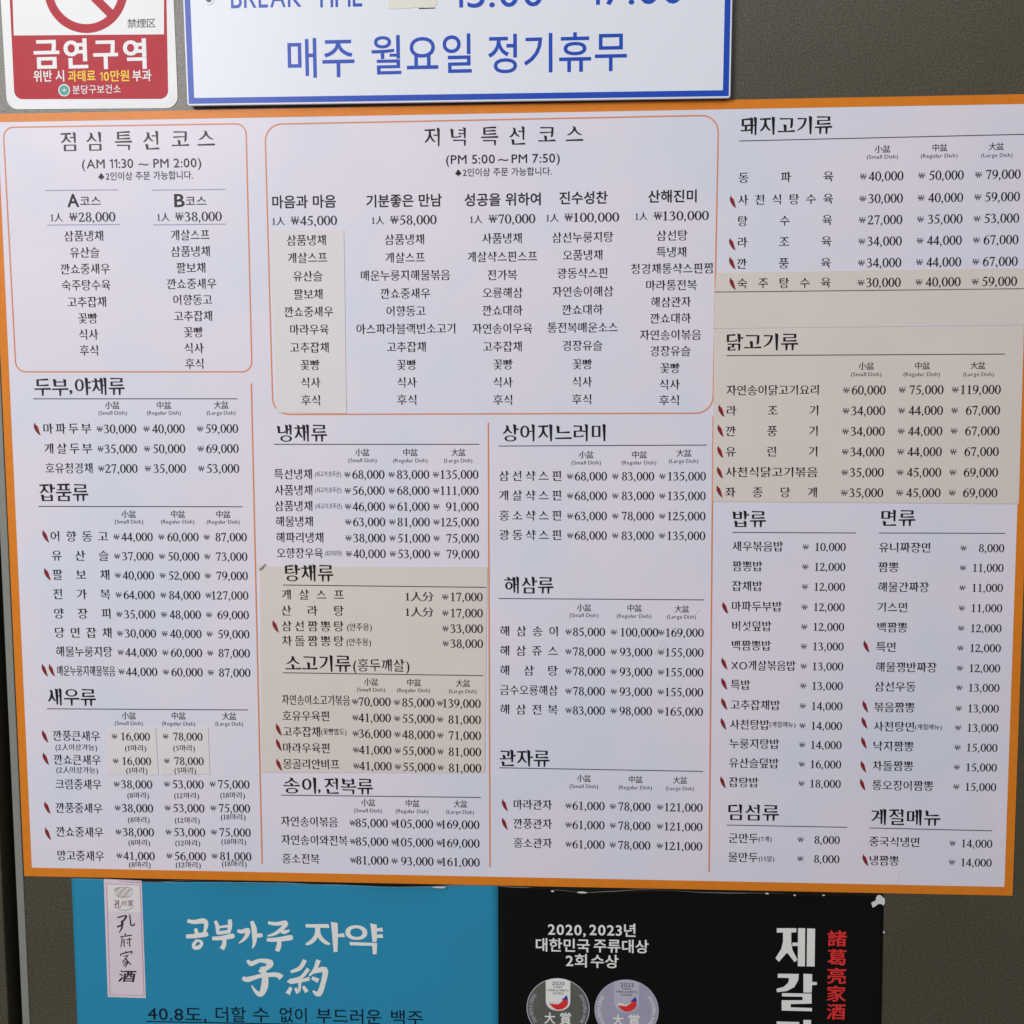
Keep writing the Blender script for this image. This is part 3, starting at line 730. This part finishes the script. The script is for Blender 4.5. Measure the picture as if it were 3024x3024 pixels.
for x0, x1, y in ((1800, 1928, 1495), (1797, 1924, 1573)): words('serving_note', s, M['ink'], 'tiny', 44, [(C4, x0, x1, y, '(안주용)')], DPI)
s = part('price_list', t)
words('heading', s, M['black'], HM, 98, [(C4, 1480, 1820, 1683, '소고기류')], DPI)
words('heading', s, M['black'], 'title', 74, [(C5, 75, 367, 1693, '(홍두깨살)')], DPI)
rule(s, C4, 1467, 1733, C5, 750, 1748, DPI)
size_heads(s, C5, DPI, (132, 205, 1780, 95, 240, 1819), (355, 428, 1783, 303, 473, 1822), (608, 682, 1787, 572, 715, 1827))
cols = price_column(C8, 262, ((68, 270), (285, 497), (508, 737)), DPI)
rows(s, C7, ((1462, 1815, 250, '자연송이소고기볶음', ('70', '85', '139'), None), (1465, 1708, 333, '호유우육편', ('41', '55', '81'), None), (1468, 1660, 415, '고추잡채', ('36', '48', '71'), [(1427, 1462, 405)]),
             (1468, 1710, 499, '마라우육편', ('41', '55', '81'), [(1428, 1462, 484)]), (1468, 1760, 582, '몽골리안비프', ('41', '55', '81'), [(1429, 1464, 587)])), cols, DPI, tilt=-.008)
words('serving_note', s, M['ink'], 'tiny', 38, [(C7, 1665, 1797, 415, '(꽃빵별도)')], DPI)
cx, cz = PC(C4, 1340, 1172, DPT)                         # the corner that has come unstuck
e = 46 * K * U
mesh_obj('curled_corner', [(cx, -DPT - .0024, cz + e * .1), (cx + e * .85, -DPT - .0012, cz + e * .16), (cx + e * .35, -DPT - .0034, cz - e * .35), (cx + e * .05, -DPT - .0002, cz - e * .75), (cx + e * .9, -DPT - .0001, cz - e * .02)],
         [(0, 3, 2), (0, 2, 1), (1, 2, 4)], M['cream'], t)
# shrimp price patches
dd = DPT
for cn, lab, x0, x1, num, por in (([A(C7, 550, 399), A(C7, 806, 397), A(C7, 822, 641), A(C7, 563, 638)], 'small cream paper patch with two prices of sixteen thousand in the shrimp list', 578, 777, '16', '(1마리)'),
                       ([A(C7, 810, 395), A(C7, 1079, 398), A(C7, 1089, 636), A(C7, 838, 640)], 'small cream paper patch with two prices of seventy eight thousand in the shrimp list', 843, 1050, '78', '(5마리)')):
    t = patch(cn, lab, m='cream_light')
    e = 60 * K * U
    for y, k in ((438, 0), (565, 6)):
        X, Z = PC(C7, x0 + k, y, DPI); X1, _ = PC(C7, x1 + k, y, DPI)
        price(t, (X, X1), Z, num + ',000', e, DPI)
    for y, k in ((500, 0), (616, 6)):
        words('portion_note', t, M['ink'], 'tiny', 38, [(C7, (648 if num == '16' else 898) + k, (758 if num == '16' else 1010) + k, y, por)], DPI)
patch([A(C9, 1198, 1136), A(C9, 1281, 1134), A(C9, 1281, 1204), A(C9, 1198, 1203)], 'tiny blank white paper patch below the seasonal menu near the bottom border', m='sheet', d=DS + .0004)

# ------------------------------------------------------------------ closing-day sign
DB = .0085
BLs, BRs = P(553, 312, DB), P(2157, 289, DB)
tl, trr = P(540, -6, DB), P(2163, -6, DB)
up = .30
def ext(b, t_): # carry the side upwards past the frame
    k = (BLs[1] + up - b[1]) / (t_[1] - b[1]); return (b[0] + (t_[0] - b[0]) * k, b[1] + (t_[1] - b[1]) * k)
sc = [ext(BLs, tl), ext(BRs, trr), BRs, BLs]
sign = thing('notice_board', 'white sign board with a blue border and large blue Korean lettering above the menu', 'sign', ((BLs[0] + BRs[0]) / 2, -DB, BLs[1]))
slab('board', rounded(sc, [.002] * 4, 3), .0050, DB, M['board'], sign, bevel=.0005)
lp = sc[::-1] if area2(sc) < 0 else sc
ub = local(1300, 200, DB)
o1 = offset_loop(lp, -5 * ub); o2 = offset_loop(lp, -22 * ub)
v, f = band_loops(o1, o2, DB + .0001); mesh_obj('blue_border', v, f, M['blue'], sign)
DV = DB + .00015
for c, x0, x1, y, tt in ((C1, 1492, 1838, 303, '매주'), (C2, 170, 690, 287, '월요일'), (C2, 775, 1495, 280, '정기휴무')):
    words('lettering', sign, M['blue'], 'vinyl', 214, [(c, x0, x1, y, tt)], DV)
words('lettering', sign, M['blue'], 'vinyl', 150, [(C1, 1197, 1563, -17, 'BREAK'), (C1, 1632, 1878, -21, 'TIME')], DV)
words('lettering', sign, M['blue'], 'vinyl', 190, [(C2, 590, 1060, -34, '15:00'), (C2, 1140, 1235, -40, '~'), (C2, 1300, 1785, -48, '17:00')], DV)
# mounting screw with its pale washer
sx, sz = PC(C1, 1083, -4, DV); r = 13 * K * ub * 1.15
for nm, rr, d0, m in (('washer', r * 1.9, DV + .0004, 'board'), ('screw', r, DV + .0010, 'hole')):
    slab(nm, [(sx + rr * math.cos(a * math.pi / 12), sz + rr * math.sin(a * math.pi / 12)) for a in range(24)], DB - .0002, d0, M[m], sign)
t = thing('tape_piece', 'yellowed strip of tape stuck between the words and the time on the white sign', 'tape', (*PC(C2, 400, 44, DV)[:1], -DV, PC(C2, 400, 44, DV)[1]))
slab('tape', [PC(C2, *q, DV) for q in ((250, -60), (505, -60), (512, 20), (498, 34), (505, 46), (412, 38), (300, 48), (262, 44))], DB + .00005, DB + .0004, M['tape'], t)
strip('tape_dark_line', PC(C2, 415, 44, DV), PC(C2, 500, 42, DV), 4 * K * ub, DB + .0005, M['navy'], t)  # thin dark line at the lower edge of the tape

# ------------------------------------------------------------------ no-smoking sticker
DK = .0006; uk = local(250, 150, DK)
q = [P(2, -6, DK), P(512.5, -6, DK), P(526, 319, DK), P(21, 323, DK)]
def ext2(b, t_, up_):
    k = up_ / (t_[1] - b[1]); return (b[0] + (t_[0] - b[0]) * k, b[1] + up_)
sq = [ext2(q[3], q[0], .205), ext2(q[2], q[1], .205), q[2], q[3]]
stk = thing('no_smoking_sticker', 'white and red no smoking sticker with rounded corners at the upper edge of the wall', 'sticker', ((q[2][0] + q[3][0]) / 2, 0, q[3][1]))
so = slab('sticker_sheet', rounded(sq, 34 * uk, 10), .0002, DK, M['stick'], stk)
rq = [P(29, 0, DK), P(491.5, 0, DK), P(497, 292, DK), P(43, 293, DK)]
rq2 = [ext2(rq[3], rq[0], .185), ext2(rq[2], rq[1], .185), rq[2], rq[3]]
slab('red_panel', rounded(rq2, 24 * uk, 8), DK - .0001, DK + .0001, M['stickred'], stk)
wq = [P(37.5, 0, DK), P(484.5, 0, DK), P(484.5, 101.5, DK), P(41, 105, DK)]
wq2 = [ext2(wq[3], wq[0], .125), ext2(wq[2], wq[1], .125), wq[2], wq[3]]
slab('white_panel', wq2, DK, DK + .0002, M['stick'], stk)
# prohibition ring and bar
DR = DK + .0003
cx, cz = P(253, -33, DR); ro, ri = 123 * uk, 98 * uk
ca = [(cx + ro * math.cos(a * math.pi / 36), cz + ro * math.sin(a * math.pi / 36)) for a in range(72)]
cb = [(cx + ri * math.cos(a * math.pi / 36), cz + ri * math.sin(a * math.pi / 36)) for a in range(72)]
v, f = band_loops(ca, cb, DR); ring = mesh_obj('prohibition_ring', v, f, M['stickred'], stk)
s2 = math.sqrt(.5)
strip('prohibition_bar', (cx - ri * 1.01 * s2, cz + ri * 1.01 * s2), (cx + ri * 1.01 * s2, cz - ri * 1.01 * s2), 25 * uk, DR + .00003, M['stickred'], stk)
DT = DK + .0003
def zw(name, parent, m, sty, em, segs, d, conv, slant=0): return words(name, parent, M[m], sty, em, [((0, 0), a, b, y, t_) for a, b, y, t_ in segs], d, conv, slant)
zw('lettering', stk, 'dark', 'sans', 88, [(1210, 1480, 224, '禁煙区')], DT, ZP1)
for a, b, t_ in ((320, 565, '금'), (605, 835, '연'), (885, 1123, '구'), (1170, 1392, '역')):
    zw('lettering', stk, 'stick', 'heavy', 292, [(a, b, 514, t_)], DT, ZP1)
zw('lettering', stk, 'stick', 'sansb', 112, [(318, 495, 725, '위반'), (527, 610, 722, '시')], DT, ZP1)
zw('lettering', stk, 'yellow', 'sansb', 112, [(645, 908, 724, '과태료'), (950, 1228, 724, '10만원')], DT, ZP1)
zw('lettering', stk, 'stick', 'sansb', 112, [(1258, 1440, 720, '부과')], DT, ZP1)
zw('lettering', stk, 'stick', 'sans', 88, [(690, 1147, 853, '분당구보건소')], DT, ZP1)
ex, ez = P(*ZP1(610, 858), DT)
disc = lambda r_, n=28: [(ex + r_ * math.cos(a * 2 * math.pi / n), ez + r_ * math.sin(a * 2 * math.pi / n)) for a in range(n)]
slab('emblem_disc', disc(17.5 * uk), DT - .0001, DT, M['stick'], stk)
em_ = slab('emblem', disc(14.5 * uk), DT, DT + .0001, M['teal'], stk)
bird = [(-.62, -.05), (-.15, .10), (.05, .42), (.12, .12), (.60, .28), (.22, -.06), (.05, -.45), (-.08, -.12)]
slab('emblem_bird', [(ex + x * 13 * uk, ez + y * 13 * uk) for x, y in bird], DT + .0001, DT + .0002, M['stick'], em_)

# ------------------------------------------------------------------ the two posters below the menu
DPO = .0008
def poster_sheet(name, top, right_x, left_x, bottom_z, m, parent, nz=26, flat=0.0):
    """top: points (X, Z) along the wavy upper edge; the sheet lifts off the wall there"""
    V = []; Fc = []; n = len(top)
    for j in range(nz + 1):
        for i, (x, z) in enumerate(top):
            t_ = (j / nz) ** 2.0
            u = i / (n - 1)
            z0 = top[0][1] + (top[-1][1] - top[0][1]) * u
            zz = z + (bottom_z - z) * t_
            lx = left_x(zz); rx = right_x(zz)
            dist = z - zz
            lift = .0034 * (.5 + .5 * math.sin(u * 17 + 1.3)) * math.exp(-dist / .012) * min(1, max(0, (u - flat) * 8), (1 - u) * 8)
            V.append((lx + (rx - lx) * u, -DPO - lift, zz))
    for j in range(nz):
        for i in range(n - 1):
            a = j * n + i; Fc.append((a, a + n, a + n + 1, a + 1))
    o = mesh_obj(name, V, Fc, m, parent)
    for p in o.data.polygons: p.use_smooth = True
    sm = o.modifiers.new('thickness', 'SOLIDIFY'); sm.thickness = .0003; sm.offset = -1
    return o
def side(p, q): return lambda z: p[0] + (q[0] - p[0]) * (z - p[1]) / (q[1] - p[1])
def smooth_edge(pts, n, wob=0.0):
    out = []
    for i in range(n):
        t_ = i / (n - 1) * (len(pts) - 1); k = min(int(t_), len(pts) - 2); u = t_ - k
        u2 = u * u * (3 - 2 * u)
        out.append((pts[k][0] + (pts[k + 1][0] - pts[k][0]) * u, pts[k][1] + (pts[k + 1][1] - pts[k][1]) * u2 + random.uniform(-wob, wob)))
    return out
zb = P(1500, 3024)[1] - .42
bt = [P(*p_, DPO) for p_ in ((211, 2594), (300, 2597), (380, 2603), (460, 2604), (560, 2601), (660, 2600.5), (760, 2604), (900, 2611), (1050, 2613), (1180, 2616), (1290, 2616), (1380, 2614), (1471, 2616))]
bt = smooth_edge(bt, 60, .00008)
blue = thing('blue_liquor_poster', 'blue liquor poster with white brush lettering below the menu', 'poster', ((bt[0][0] + bt[-1][0]) / 2, 0, zb))
xL = side(P(211, 2594, DPO), P(228.5, 3024, DPO)); xM = side(P(1471, 2616, DPO), P(1472, 3024, DPO)); xR = side(P(2610, 2645, DPO), P(2603, 3024, DPO))
poster_sheet('poster_sheet', bt, xM, xL, zb, M['cyan'], blue, flat=.19)
kt = [P(*p_, DPO) for p_ in ((1472, 2617), (1540, 2619), (1640, 2628), (1716, 2632), (1800, 2629), (1900, 2627), (2000, 2629), (2100, 2632), (2200, 2636), (2300, 2638), (2420, 2642), (2520, 2643), (2610, 2645))]
kt = smooth_edge(kt, 60, .00008)
blk = thing('black_liquor_poster', 'black liquor poster with white and red vertical lettering below the menu', 'poster', ((kt[0][0] + kt[-1][0]) / 2, 0, zb))
poster_sheet('poster_sheet', kt, xR, side((xM(kt[0][1]) + .0003, kt[0][1]), (xM(zb) + .0003, zb)), zb, M['pblack'], blk)
def film_edge(pts, parent, w0=.0007):
    V = []; Fc = []
    n = len(pts)
    for i, (x, z) in enumerate(pts):
        u = i / (n - 1)
        lift = .0035 * (.5 + .5 * math.sin(u * 17 + 1.3)) * min(1, u * 8, (1 - u) * 8)
        ww = w0 * (.55 + .45 * math.sin(u * 9 + .5) ** 2)
        V += [(x, -DPO - lift - .0003, z - ww * .2), (x, -DPO - lift - .0006, z + ww)]
    for i in range(n - 1): Fc.append((2 * i, 2 * i + 2, 2 * i + 3, 2 * i + 1))
    return mesh_obj('laminate_edge', V, Fc, M['film'], parent)
film_edge(bt[8:], blue, .0005); film_edge(kt[:46], blk, .0006)
def chipped(parent, x, y, w_, h_, name='chipped_edge', m='chip'):
    X, Z = P(x, y, DPO); pts = []
    n = 12
    for k in range(n):
        a = k * 2 * math.pi / n; r_ = random.uniform(.75, 1.1)
        pts.append((X + math.cos(a) * w_ * U * .36 * r_, Z + math.sin(a) * h_ * U * .34 * r_))
    return slab(name, pts, DPO + .0030, DPO + .0045, M[m], parent)
chipped(blue, 1300, 2616, 60, 5); chipped(blk, 1720, 2631, 40, 6); chipped(blk, 1632, 2627, 14, 5)
chipped(blk, 2264, 2634, 16, 5); chipped(blk, 2345, 2639, 11, 4); chipped(blk, 2430, 2639, 12, 3)
tc = [P(*ZP7(*p_), DPO) for p_ in ((1262, 268), (1290, 268), (1328, 300), (1330, 340), (1316, 366), (1296, 350), (1262, 352), (1240, 372), (1214, 386), (1206, 362), (1200, 338), (1224, 328), (1244, 318), (1246, 290))]
slab('torn_corner', tc, DPO, DPO + .0006, M['chip'], blk)
chipped(blk, *ZP7(1312, 605), 7, 9)
# dark strip standing in for the shadowed gap above the posters, tucked under the menu
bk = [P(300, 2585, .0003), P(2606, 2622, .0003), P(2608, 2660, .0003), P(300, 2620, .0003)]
bo = slab('gap_shade_strip', bk, .0001, .0004, M['gap_shade'])
bo['label'] = 'dark strip standing in for the shaded gap between the menu and the two posters'; bo['category'] = 'strip'

DA, DI2 = DPO + .00025, DPO + .0005
# label on the blue poster
lab = part('vertical_label', blue)
lc = [ZP5(167, 106), ZP5(500, 122), ZP5(537, 1152), ZP5(203, 1141)]
slab('label_panel', [P(*p_, DA) for p_ in lc], DPO - .0002, DA, M['pink'], lab)
slab('label_head', [P(*ZP5(*p_), DA) for p_ in ((194, 150), (485, 162), (496, 398), (206, 388))], DA - .0001, DA + .00008, M['pinkw'], lab)
outline('label_frame', [P(*ZP5(*p_), DI2) for p_ in ((191, 148), (486, 160), (520, 1130), (222, 1122))], 2.0 * U, DI2, M['pinkline'], lab)
def traced(name, parent, m, strokes, d, conv=ZP5):
    """brush lettering: every stroke a row of (x, y, width)"""
    loops = [brush(*[(x / 100, -y / 100, w_ / 100) for x, y, w_ in st_]) for st_ in strokes]
    vs, tri = fill(loops)
    pl = [P(*conv(x * 100, -y * 100), d) for x, y in vs]
    return mesh_obj(name, [(x, -d, z) for x, z in pl], tri, M[m], parent)
for st_ in (
    [[(288, 446, 12), (350, 429, 11), (364, 436, 16), (345, 466, 15), (318, 492, 12)], [(326, 470, 14), (327, 530, 15), (302, 577, 6)], [(284, 528, 14), (318, 512, 13), (342, 494, 10)],
     [(395, 418, 9), (400, 470, 10), (407, 510, 12), (430, 512, 12), (438, 492, 4)]],
    [[(350, 583, 8), (360, 600, 11)], [(310, 614, 7), (412, 600, 11)], [(328, 612, 8), (325, 662, 8), (314, 706, 5)], [(350, 633, 9), (337, 662, 6)], [(346, 655, 8), (346, 702, 8)],
     [(362, 641, 7), (410, 633, 9)], [(392, 622, 8), (396, 702, 9)], [(370, 660, 7), (378, 674, 9)]],
    [[(358, 738, 8), (366, 754, 11)], [(316, 782, 8), (322, 765, 10), (414, 743, 11), (402, 768, 5)], [(340, 786, 7), (386, 775, 8)], [(376, 783, 8), (352, 815, 9), (328, 838, 6)],
     [(358, 803, 8), (378, 836, 10), (354, 882, 6)], [(374, 822, 8), (338, 852, 6)], [(374, 838, 7), (336, 872, 5)], [(374, 824, 7), (404, 858, 11)]]):
    traced('brush_character', lab, 'calli', st_, DI2)
zw('brush_character', lab, 'calli', 'kaku', 112, [(298, 448, 958, '酒')], DI2, ZP5, .20)
zw('seal_character', lab, 'maroon', 'calli', 74, [(255, 318, 325, '孔')], DI2, ZP5, .1)
zw('seal_character', lab, 'brown', 'calli', 52, [(322, 370, 318, '府')], DI2, ZP5, .1)
zw('seal_character', lab, 'maroon', 'calli', 64, [(376, 430, 318, '家')], DI2, ZP5, .1)
sv = []; sf = []
def squiggle(points, wd):
    for a, b in zip(points[:-1], points[1:]):
        p_, q_ = Vector(P(*ZP5(*a), DI2)), Vector(P(*ZP5(*b), DI2)); t_ = (q_ - p_)
        if t_.length < 1e-6: continue
        t_.normalize(); n_ = Vector((-t_.y, t_.x)) * wd / 2; b0 = len(sv)
        p_ = p_ - t_ * wd * .3; q_ = q_ + t_ * wd * .3
        sv.extend([(c.x, -DI2, c.y) for c in (p_ - n_, q_ - n_, q_ + n_, p_ + n_)]); sf.append((b0, b0 + 1, b0 + 2, b0 + 3))
for k in range(7):
    y = 185 + k * 14; ins = 6 * abs(k - 1.5)
    squiggle([(265 + ins + x, y + 7 * math.sin(x / 9 + k * 1.7)) for x in range(0, int(145 - 2 * ins), 8)], 1.1 * U)
squiggle([(262, 192), (300, 180), (370, 178), (414, 190), (416, 240), (392, 262), (300, 262), (268, 238), (262, 192)], 1.0 * U)
squiggle([(268 + 80 * (1 - math.cos(a)), 335 + 46 * math.sin(a)) for a in [i * .26 for i in range(1, 12)]], 1.6 * U)
mesh_obj('seal_drawing', sv, sf, M['brown'], lab)
# blue poster lettering
for st_ in (
    [[(902, 472, 22), (960, 484, 28), (1040, 474, 36), (1066, 500, 32), (1056, 560, 20), (1040, 596, 10)], [(972, 540, 20), (984, 585, 28), (984, 615, 22)],
     [(890, 610, 26), (960, 607, 30), (1060, 592, 34), (1084, 586, 18)], [(990, 640, 16), (958, 680, 24), (966, 710, 26), (1006, 704, 26), (1028, 672, 22), (1012, 650, 16), (985, 650, 14)]],
    [[(1146, 474, 20), (1164, 520, 26), (1170, 588, 24)], [(1274, 462, 26), (1276, 520, 30), (1262, 582, 20)], [(1172, 530, 14), (1268, 518, 18)], [(1166, 582, 22), (1264, 568, 24)],
     [(1119, 628, 24), (1190, 626, 28), (1290, 608, 36), (1316, 602, 18)], [(1226, 622, 24), (1224, 680, 30), (1204, 722, 34)]],
    [[(1340, 560, 18), (1380, 568, 28), (1432, 556, 32), (1424, 600, 28), (1392, 642, 18), (1352, 670, 5)], [(1466, 476, 22), (1486, 540, 38), (1492, 620, 34), (1486, 680, 20), (1470, 714, 4)],
     [(1494, 604, 18), (1532, 602, 30), (1562, 598, 20)]],
    [[(1610, 490, 20), (1680, 500, 24), (1764, 492, 34), (1742, 532, 28), (1672, 586, 22), (1604, 606, 8)], [(1704, 556, 14), (1752, 572, 28), (1798, 556, 10)],
     [(1598, 640, 22), (1690, 638, 30), (1800, 622, 38), (1828, 618, 20)], [(1706, 636, 24), (1706, 690, 34), (1688, 740, 30)]],
    [[(1428, 818, 14), (1462, 850, 34), (1540, 822, 24), (1632, 842, 42), (1602, 884, 34), (1530, 920, 20)], [(1552, 878, 24), (1582, 960, 44), (1578, 1050, 50), (1546, 1118, 36), (1500, 1092, 22), (1466, 1040, 6)],
     [(1384, 974, 22), (1432, 988, 36), (1540, 958, 26), (1680, 946, 32), (1728, 974, 42)]]):
    traced('lettering', blue, 'pwhite', [[(x, y, w_ * 1.22 + 2) for x, y, w_ in q_] for q_ in st_], DA)
traced('lettering', blue, 'pwhite', [[(1582, 1600, 22), (1556, 1642, 22), (1508, 1662, 14)], [(1600, 1645, 20), (1560, 1692, 18), (1500, 1712, 26), (1560, 1708, 16), (1606, 1696, 20)],
     [(1556, 1708, 16), (1553, 1762, 12)], [(1510, 1742, 16), (1492, 1776, 26)], [(1532, 1745, 14), (1546, 1772, 20)], [(1572, 1736, 14), (1592, 1766, 22)],
     [(1652, 1600, 26), (1634, 1648, 20), (1604, 1682, 10)], [(1622, 1664, 16), (1684, 1650, 32), (1678, 1712, 26), (1654, 1776, 30), (1622, 1760, 8)], [(1618, 1692, 16), (1652, 1708, 24)]], DA, lambda x, y: A(C7, x, y))
words('lettering', blue, M['pwhite'], 'brush', 172, [(C7, 1582, 1790, 1478, '자')], DA)
words('lettering', blue, M['pwhite'], 'brush', 176, [(C8, 35, 232, 1488, '약')], DA)
words('lettering', blue, M['navy'], 'sans', 88, [(C7, 765, 1070, 1876, '40.8도,'), (C7, 1118, 1275, 1880, '더할'), (C7, 1312, 1395, 1882, '수'), (C7, 1450, 1590, 1884, '없이')], DA)
words('lettering', blue, M['navy'], 'sans', 88, [((934, 1924), 1, 337, 1888, '부드러운'), (C8, 272, 437, 1897, '백주')], DA)
strip('underline', P(*ZP5(540, 1356), DA), P(1249, 3032, DA), 3.2 * U, DA, M['navy'], blue)
# black poster lettering
zw('award_text', blk, 'pwhite', 'sansb', 132, [(648, 980, 545, '2020,'), (1012, 1418, 549, '2023년')], DA, ZP6)
zw('award_text', blk, 'pwhite', 'sansb', 132, [(542, 1015, 682, '대한민국'), (1050, 1532, 690, '주류대상')], DA, ZP6)
zw('award_text', blk, 'pwhite', 'sansb', 132, [(805, 990, 820, '2회'), (1025, 1268, 826, '수상')], DA, ZP6)
STY['giant'] = (.042, .004, 0)
def cut_out(name, parent, m, polys, d, conv):
    vs, tri = fill([ccw([(x / 100, -y / 100) for x, y in p_]) for p_ in polys])
    return mesh_obj(name, [(P(*conv(x * 100, -y * 100), d)[0], -d, P(*conv(x * 100, -y * 100), d)[1]) for x, y in vs], tri, M[m], parent)
cut_out('title_character', blk, 'pwhite', [
    [(303, 583), (488, 583), (488, 622), (440, 624), (440, 720), (452, 790), (500, 884), (472, 906), (400, 815), (322, 903), (290, 868), (345, 780), (362, 710), (362, 624), (303, 625)],
    [(450, 720), (510, 720), (510, 752), (450, 752)], [(505, 583), (572, 583), (570, 946), (502, 945)], [(591, 585), (667, 588), (662, 948), (587, 946)]], DA, ZP7)
cut_out('title_character', blk, 'pwhite', [
    [(312, 1016), (512, 1018), (508, 1075), (470, 1142), (400, 1180), (305, 1192), (299, 1160), (370, 1140), (412, 1100), (420, 1056), (312, 1054)],
    [(556, 1016), (639, 1020), (638, 1095), (684, 1095), (684, 1122), (638, 1124), (634, 1195), (556, 1195)],
    [(352, 1200), (634, 1205), (634, 1300), (434, 1305), (434, 1335), (637, 1342), (637, 1373), (349, 1366), (349, 1268), (548, 1268), (548, 1235), (352, 1232)]], DA, ZP7)
for a, b, y, em, t_ in ((300, 684, 1622, 405, '량'),):
    zw('title_character', blk, 'pwhite', 'giant', em, [(a, b, y, t_)], DA, ZP7)
for y, t_ in ((680, '諸'), (858, '葛'), (1035, '亮'), (1204, '家'), (1376, '酒')):
    zw('red_character', blk, 'pred', 'kaku', 172, [(785 - (y - 680) * .012, 970 - (y - 680) * .018, y, t_)], DA, ZP7)
# award medals
def medal(cxp, cyp, rp, dark, year):
    pm = part('award_medal', blk)
    cx, cz = P(*ZP6(cxp, cyp), DA); r_ = rp / 2.972 * local(1700, 2950, DA); k = r_ / 278.0
    circ = lambda rr, n=64: [(cx + rr * math.cos(a * 2 * math.pi / n), cz + rr * math.sin(a * 2 * math.pi / n)) for a in range(n)]
    slab('medal_disc', circ(r_), DPO - .0002, DA, M['medal1' if dark else 'medal2'], pm)
    v, f = band_loops(circ(r_), circ(r_ * .975), DA + .00006); mesh_obj('medal_rim', v, f, M['shield2'], pm)
    g = lambda x, y: (cx + x * k, cz + y * k)
    sh = [g(-108, 252), g(-60, 272), g(0, 278), g(60, 272), g(108, 252)] + [g(108, 60)] + [g(108 * math.cos(a * math.pi / 12), 60 - 82 * math.sin(a * math.pi / 12)) for a in range(1, 12)] + [g(-108, 60)]
    D1, D2, D3 = DA + .00012, DA + .00022, DA + .00034
    slab('medal_shield', sh, DA, D1, M['pwhite' if dark else 'shield2'], pm)
    def cent(text, x0, x1, y, em, m, sty='sans'):
        ink = Ink(); ink.add(text, sty, g(x0, 0)[0], g(x1, 0)[0], g(0, y)[1], em * k, D2); return ink.obj('medal_text', M[m], pm)
    tm = 'grey'
    cent(year, -52, 58, 232, 50, tm); cent('KOREA', -38, 38, 197, 26, tm); cent('WINE & SPIRITS', -92, 92, 168, 27, tm); cent('AWARDS', -48, 48, 141, 27, tm)
    wave = [g(*p_) for p_ in ((-88, 48), (-60, 68), (-30, 60), (10, 50), (40, 82), (78, 122), (60, 60), (20, 22), (-30, 20), (-62, 26))]
    slab('swoosh', wave, D1, D2, M['chip'], pm)
    rd = [g(*p_) for p_ in ((-80, 44), (-40, 40), (0, 38), (30, 60), (52, 92), (86, 74), (88, 44), (66, 12), (30, -8), (-10, -12), (-44, 6))]
    slab('swoosh', rd, D2, D3, M['pred'], pm)
    bl = [g(*p_) for p_ in ((30, 78), (56, 104), (76, 126), (84, 100), (86, 74), (56, 86))]
    slab('swoosh', bl, D2, D3 + .0001, M['pblue'], pm)
    cent('大', -122, -24, -92, 112, 'pwhite', 'sansb'); cent('賞', 14, 118, -92, 118, 'pwhite', 'sansb')
    # lettering round the rim
    V = []; Fc = []
    for text, a0, a1, sgn in (('2020 대한민국 주류대상'.replace('2020', year), 214, 148, 1), (year + ' KOREA WINE', 34, -32, 1)):
        out, L, R = place_text(text, 'sansb'); em = 40 * k; rad = r_ * .86
        ang_len = math.radians(a1 - a0); nat = (R - L) * em; sc_ = abs(ang_len) * rad / nat
        for ch, dx, s_ in out:
            vv, tt, l, rr = glyph(ch, 'sansb'); mid = (dx + (l + rr) / 2 * s_ - L) * em * sc_
            a = math.radians(a0) + ang_len * mid / (abs(ang_len) * rad)
            if a0 > 90: a = math.radians(a0) - abs(ang_len) * mid / (abs(ang_len) * rad)
            ux, uz = math.sin(a), -math.cos(a)         # reading direction, clockwise
            b0 = len(V)
            for (x, y) in vv:
                lx = (x - (l + rr) / 2) * em * sc_ * .95; ly = (y - .375) * em
                V.append((cx + rad * math.cos(a) + ux * lx + math.cos(a) * ly, -D2, cz + rad * math.sin(a) + uz * lx + math.sin(a) * ly))
            Fc += [(p_ + b0, q_ + b0, w_ + b0) for p_, q_, w_ in tt]
    mesh_obj('rim_text', V, Fc, M['shield2' if dark else 'pwhite'], pm)
medal(737, 1242, 277, True, '2020'); medal(1338, 1258, 280, False, '2023')

print('objects', len(bpy.data.objects), 'tris', sum(len(m.polygons) for m in bpy.data.meshes))
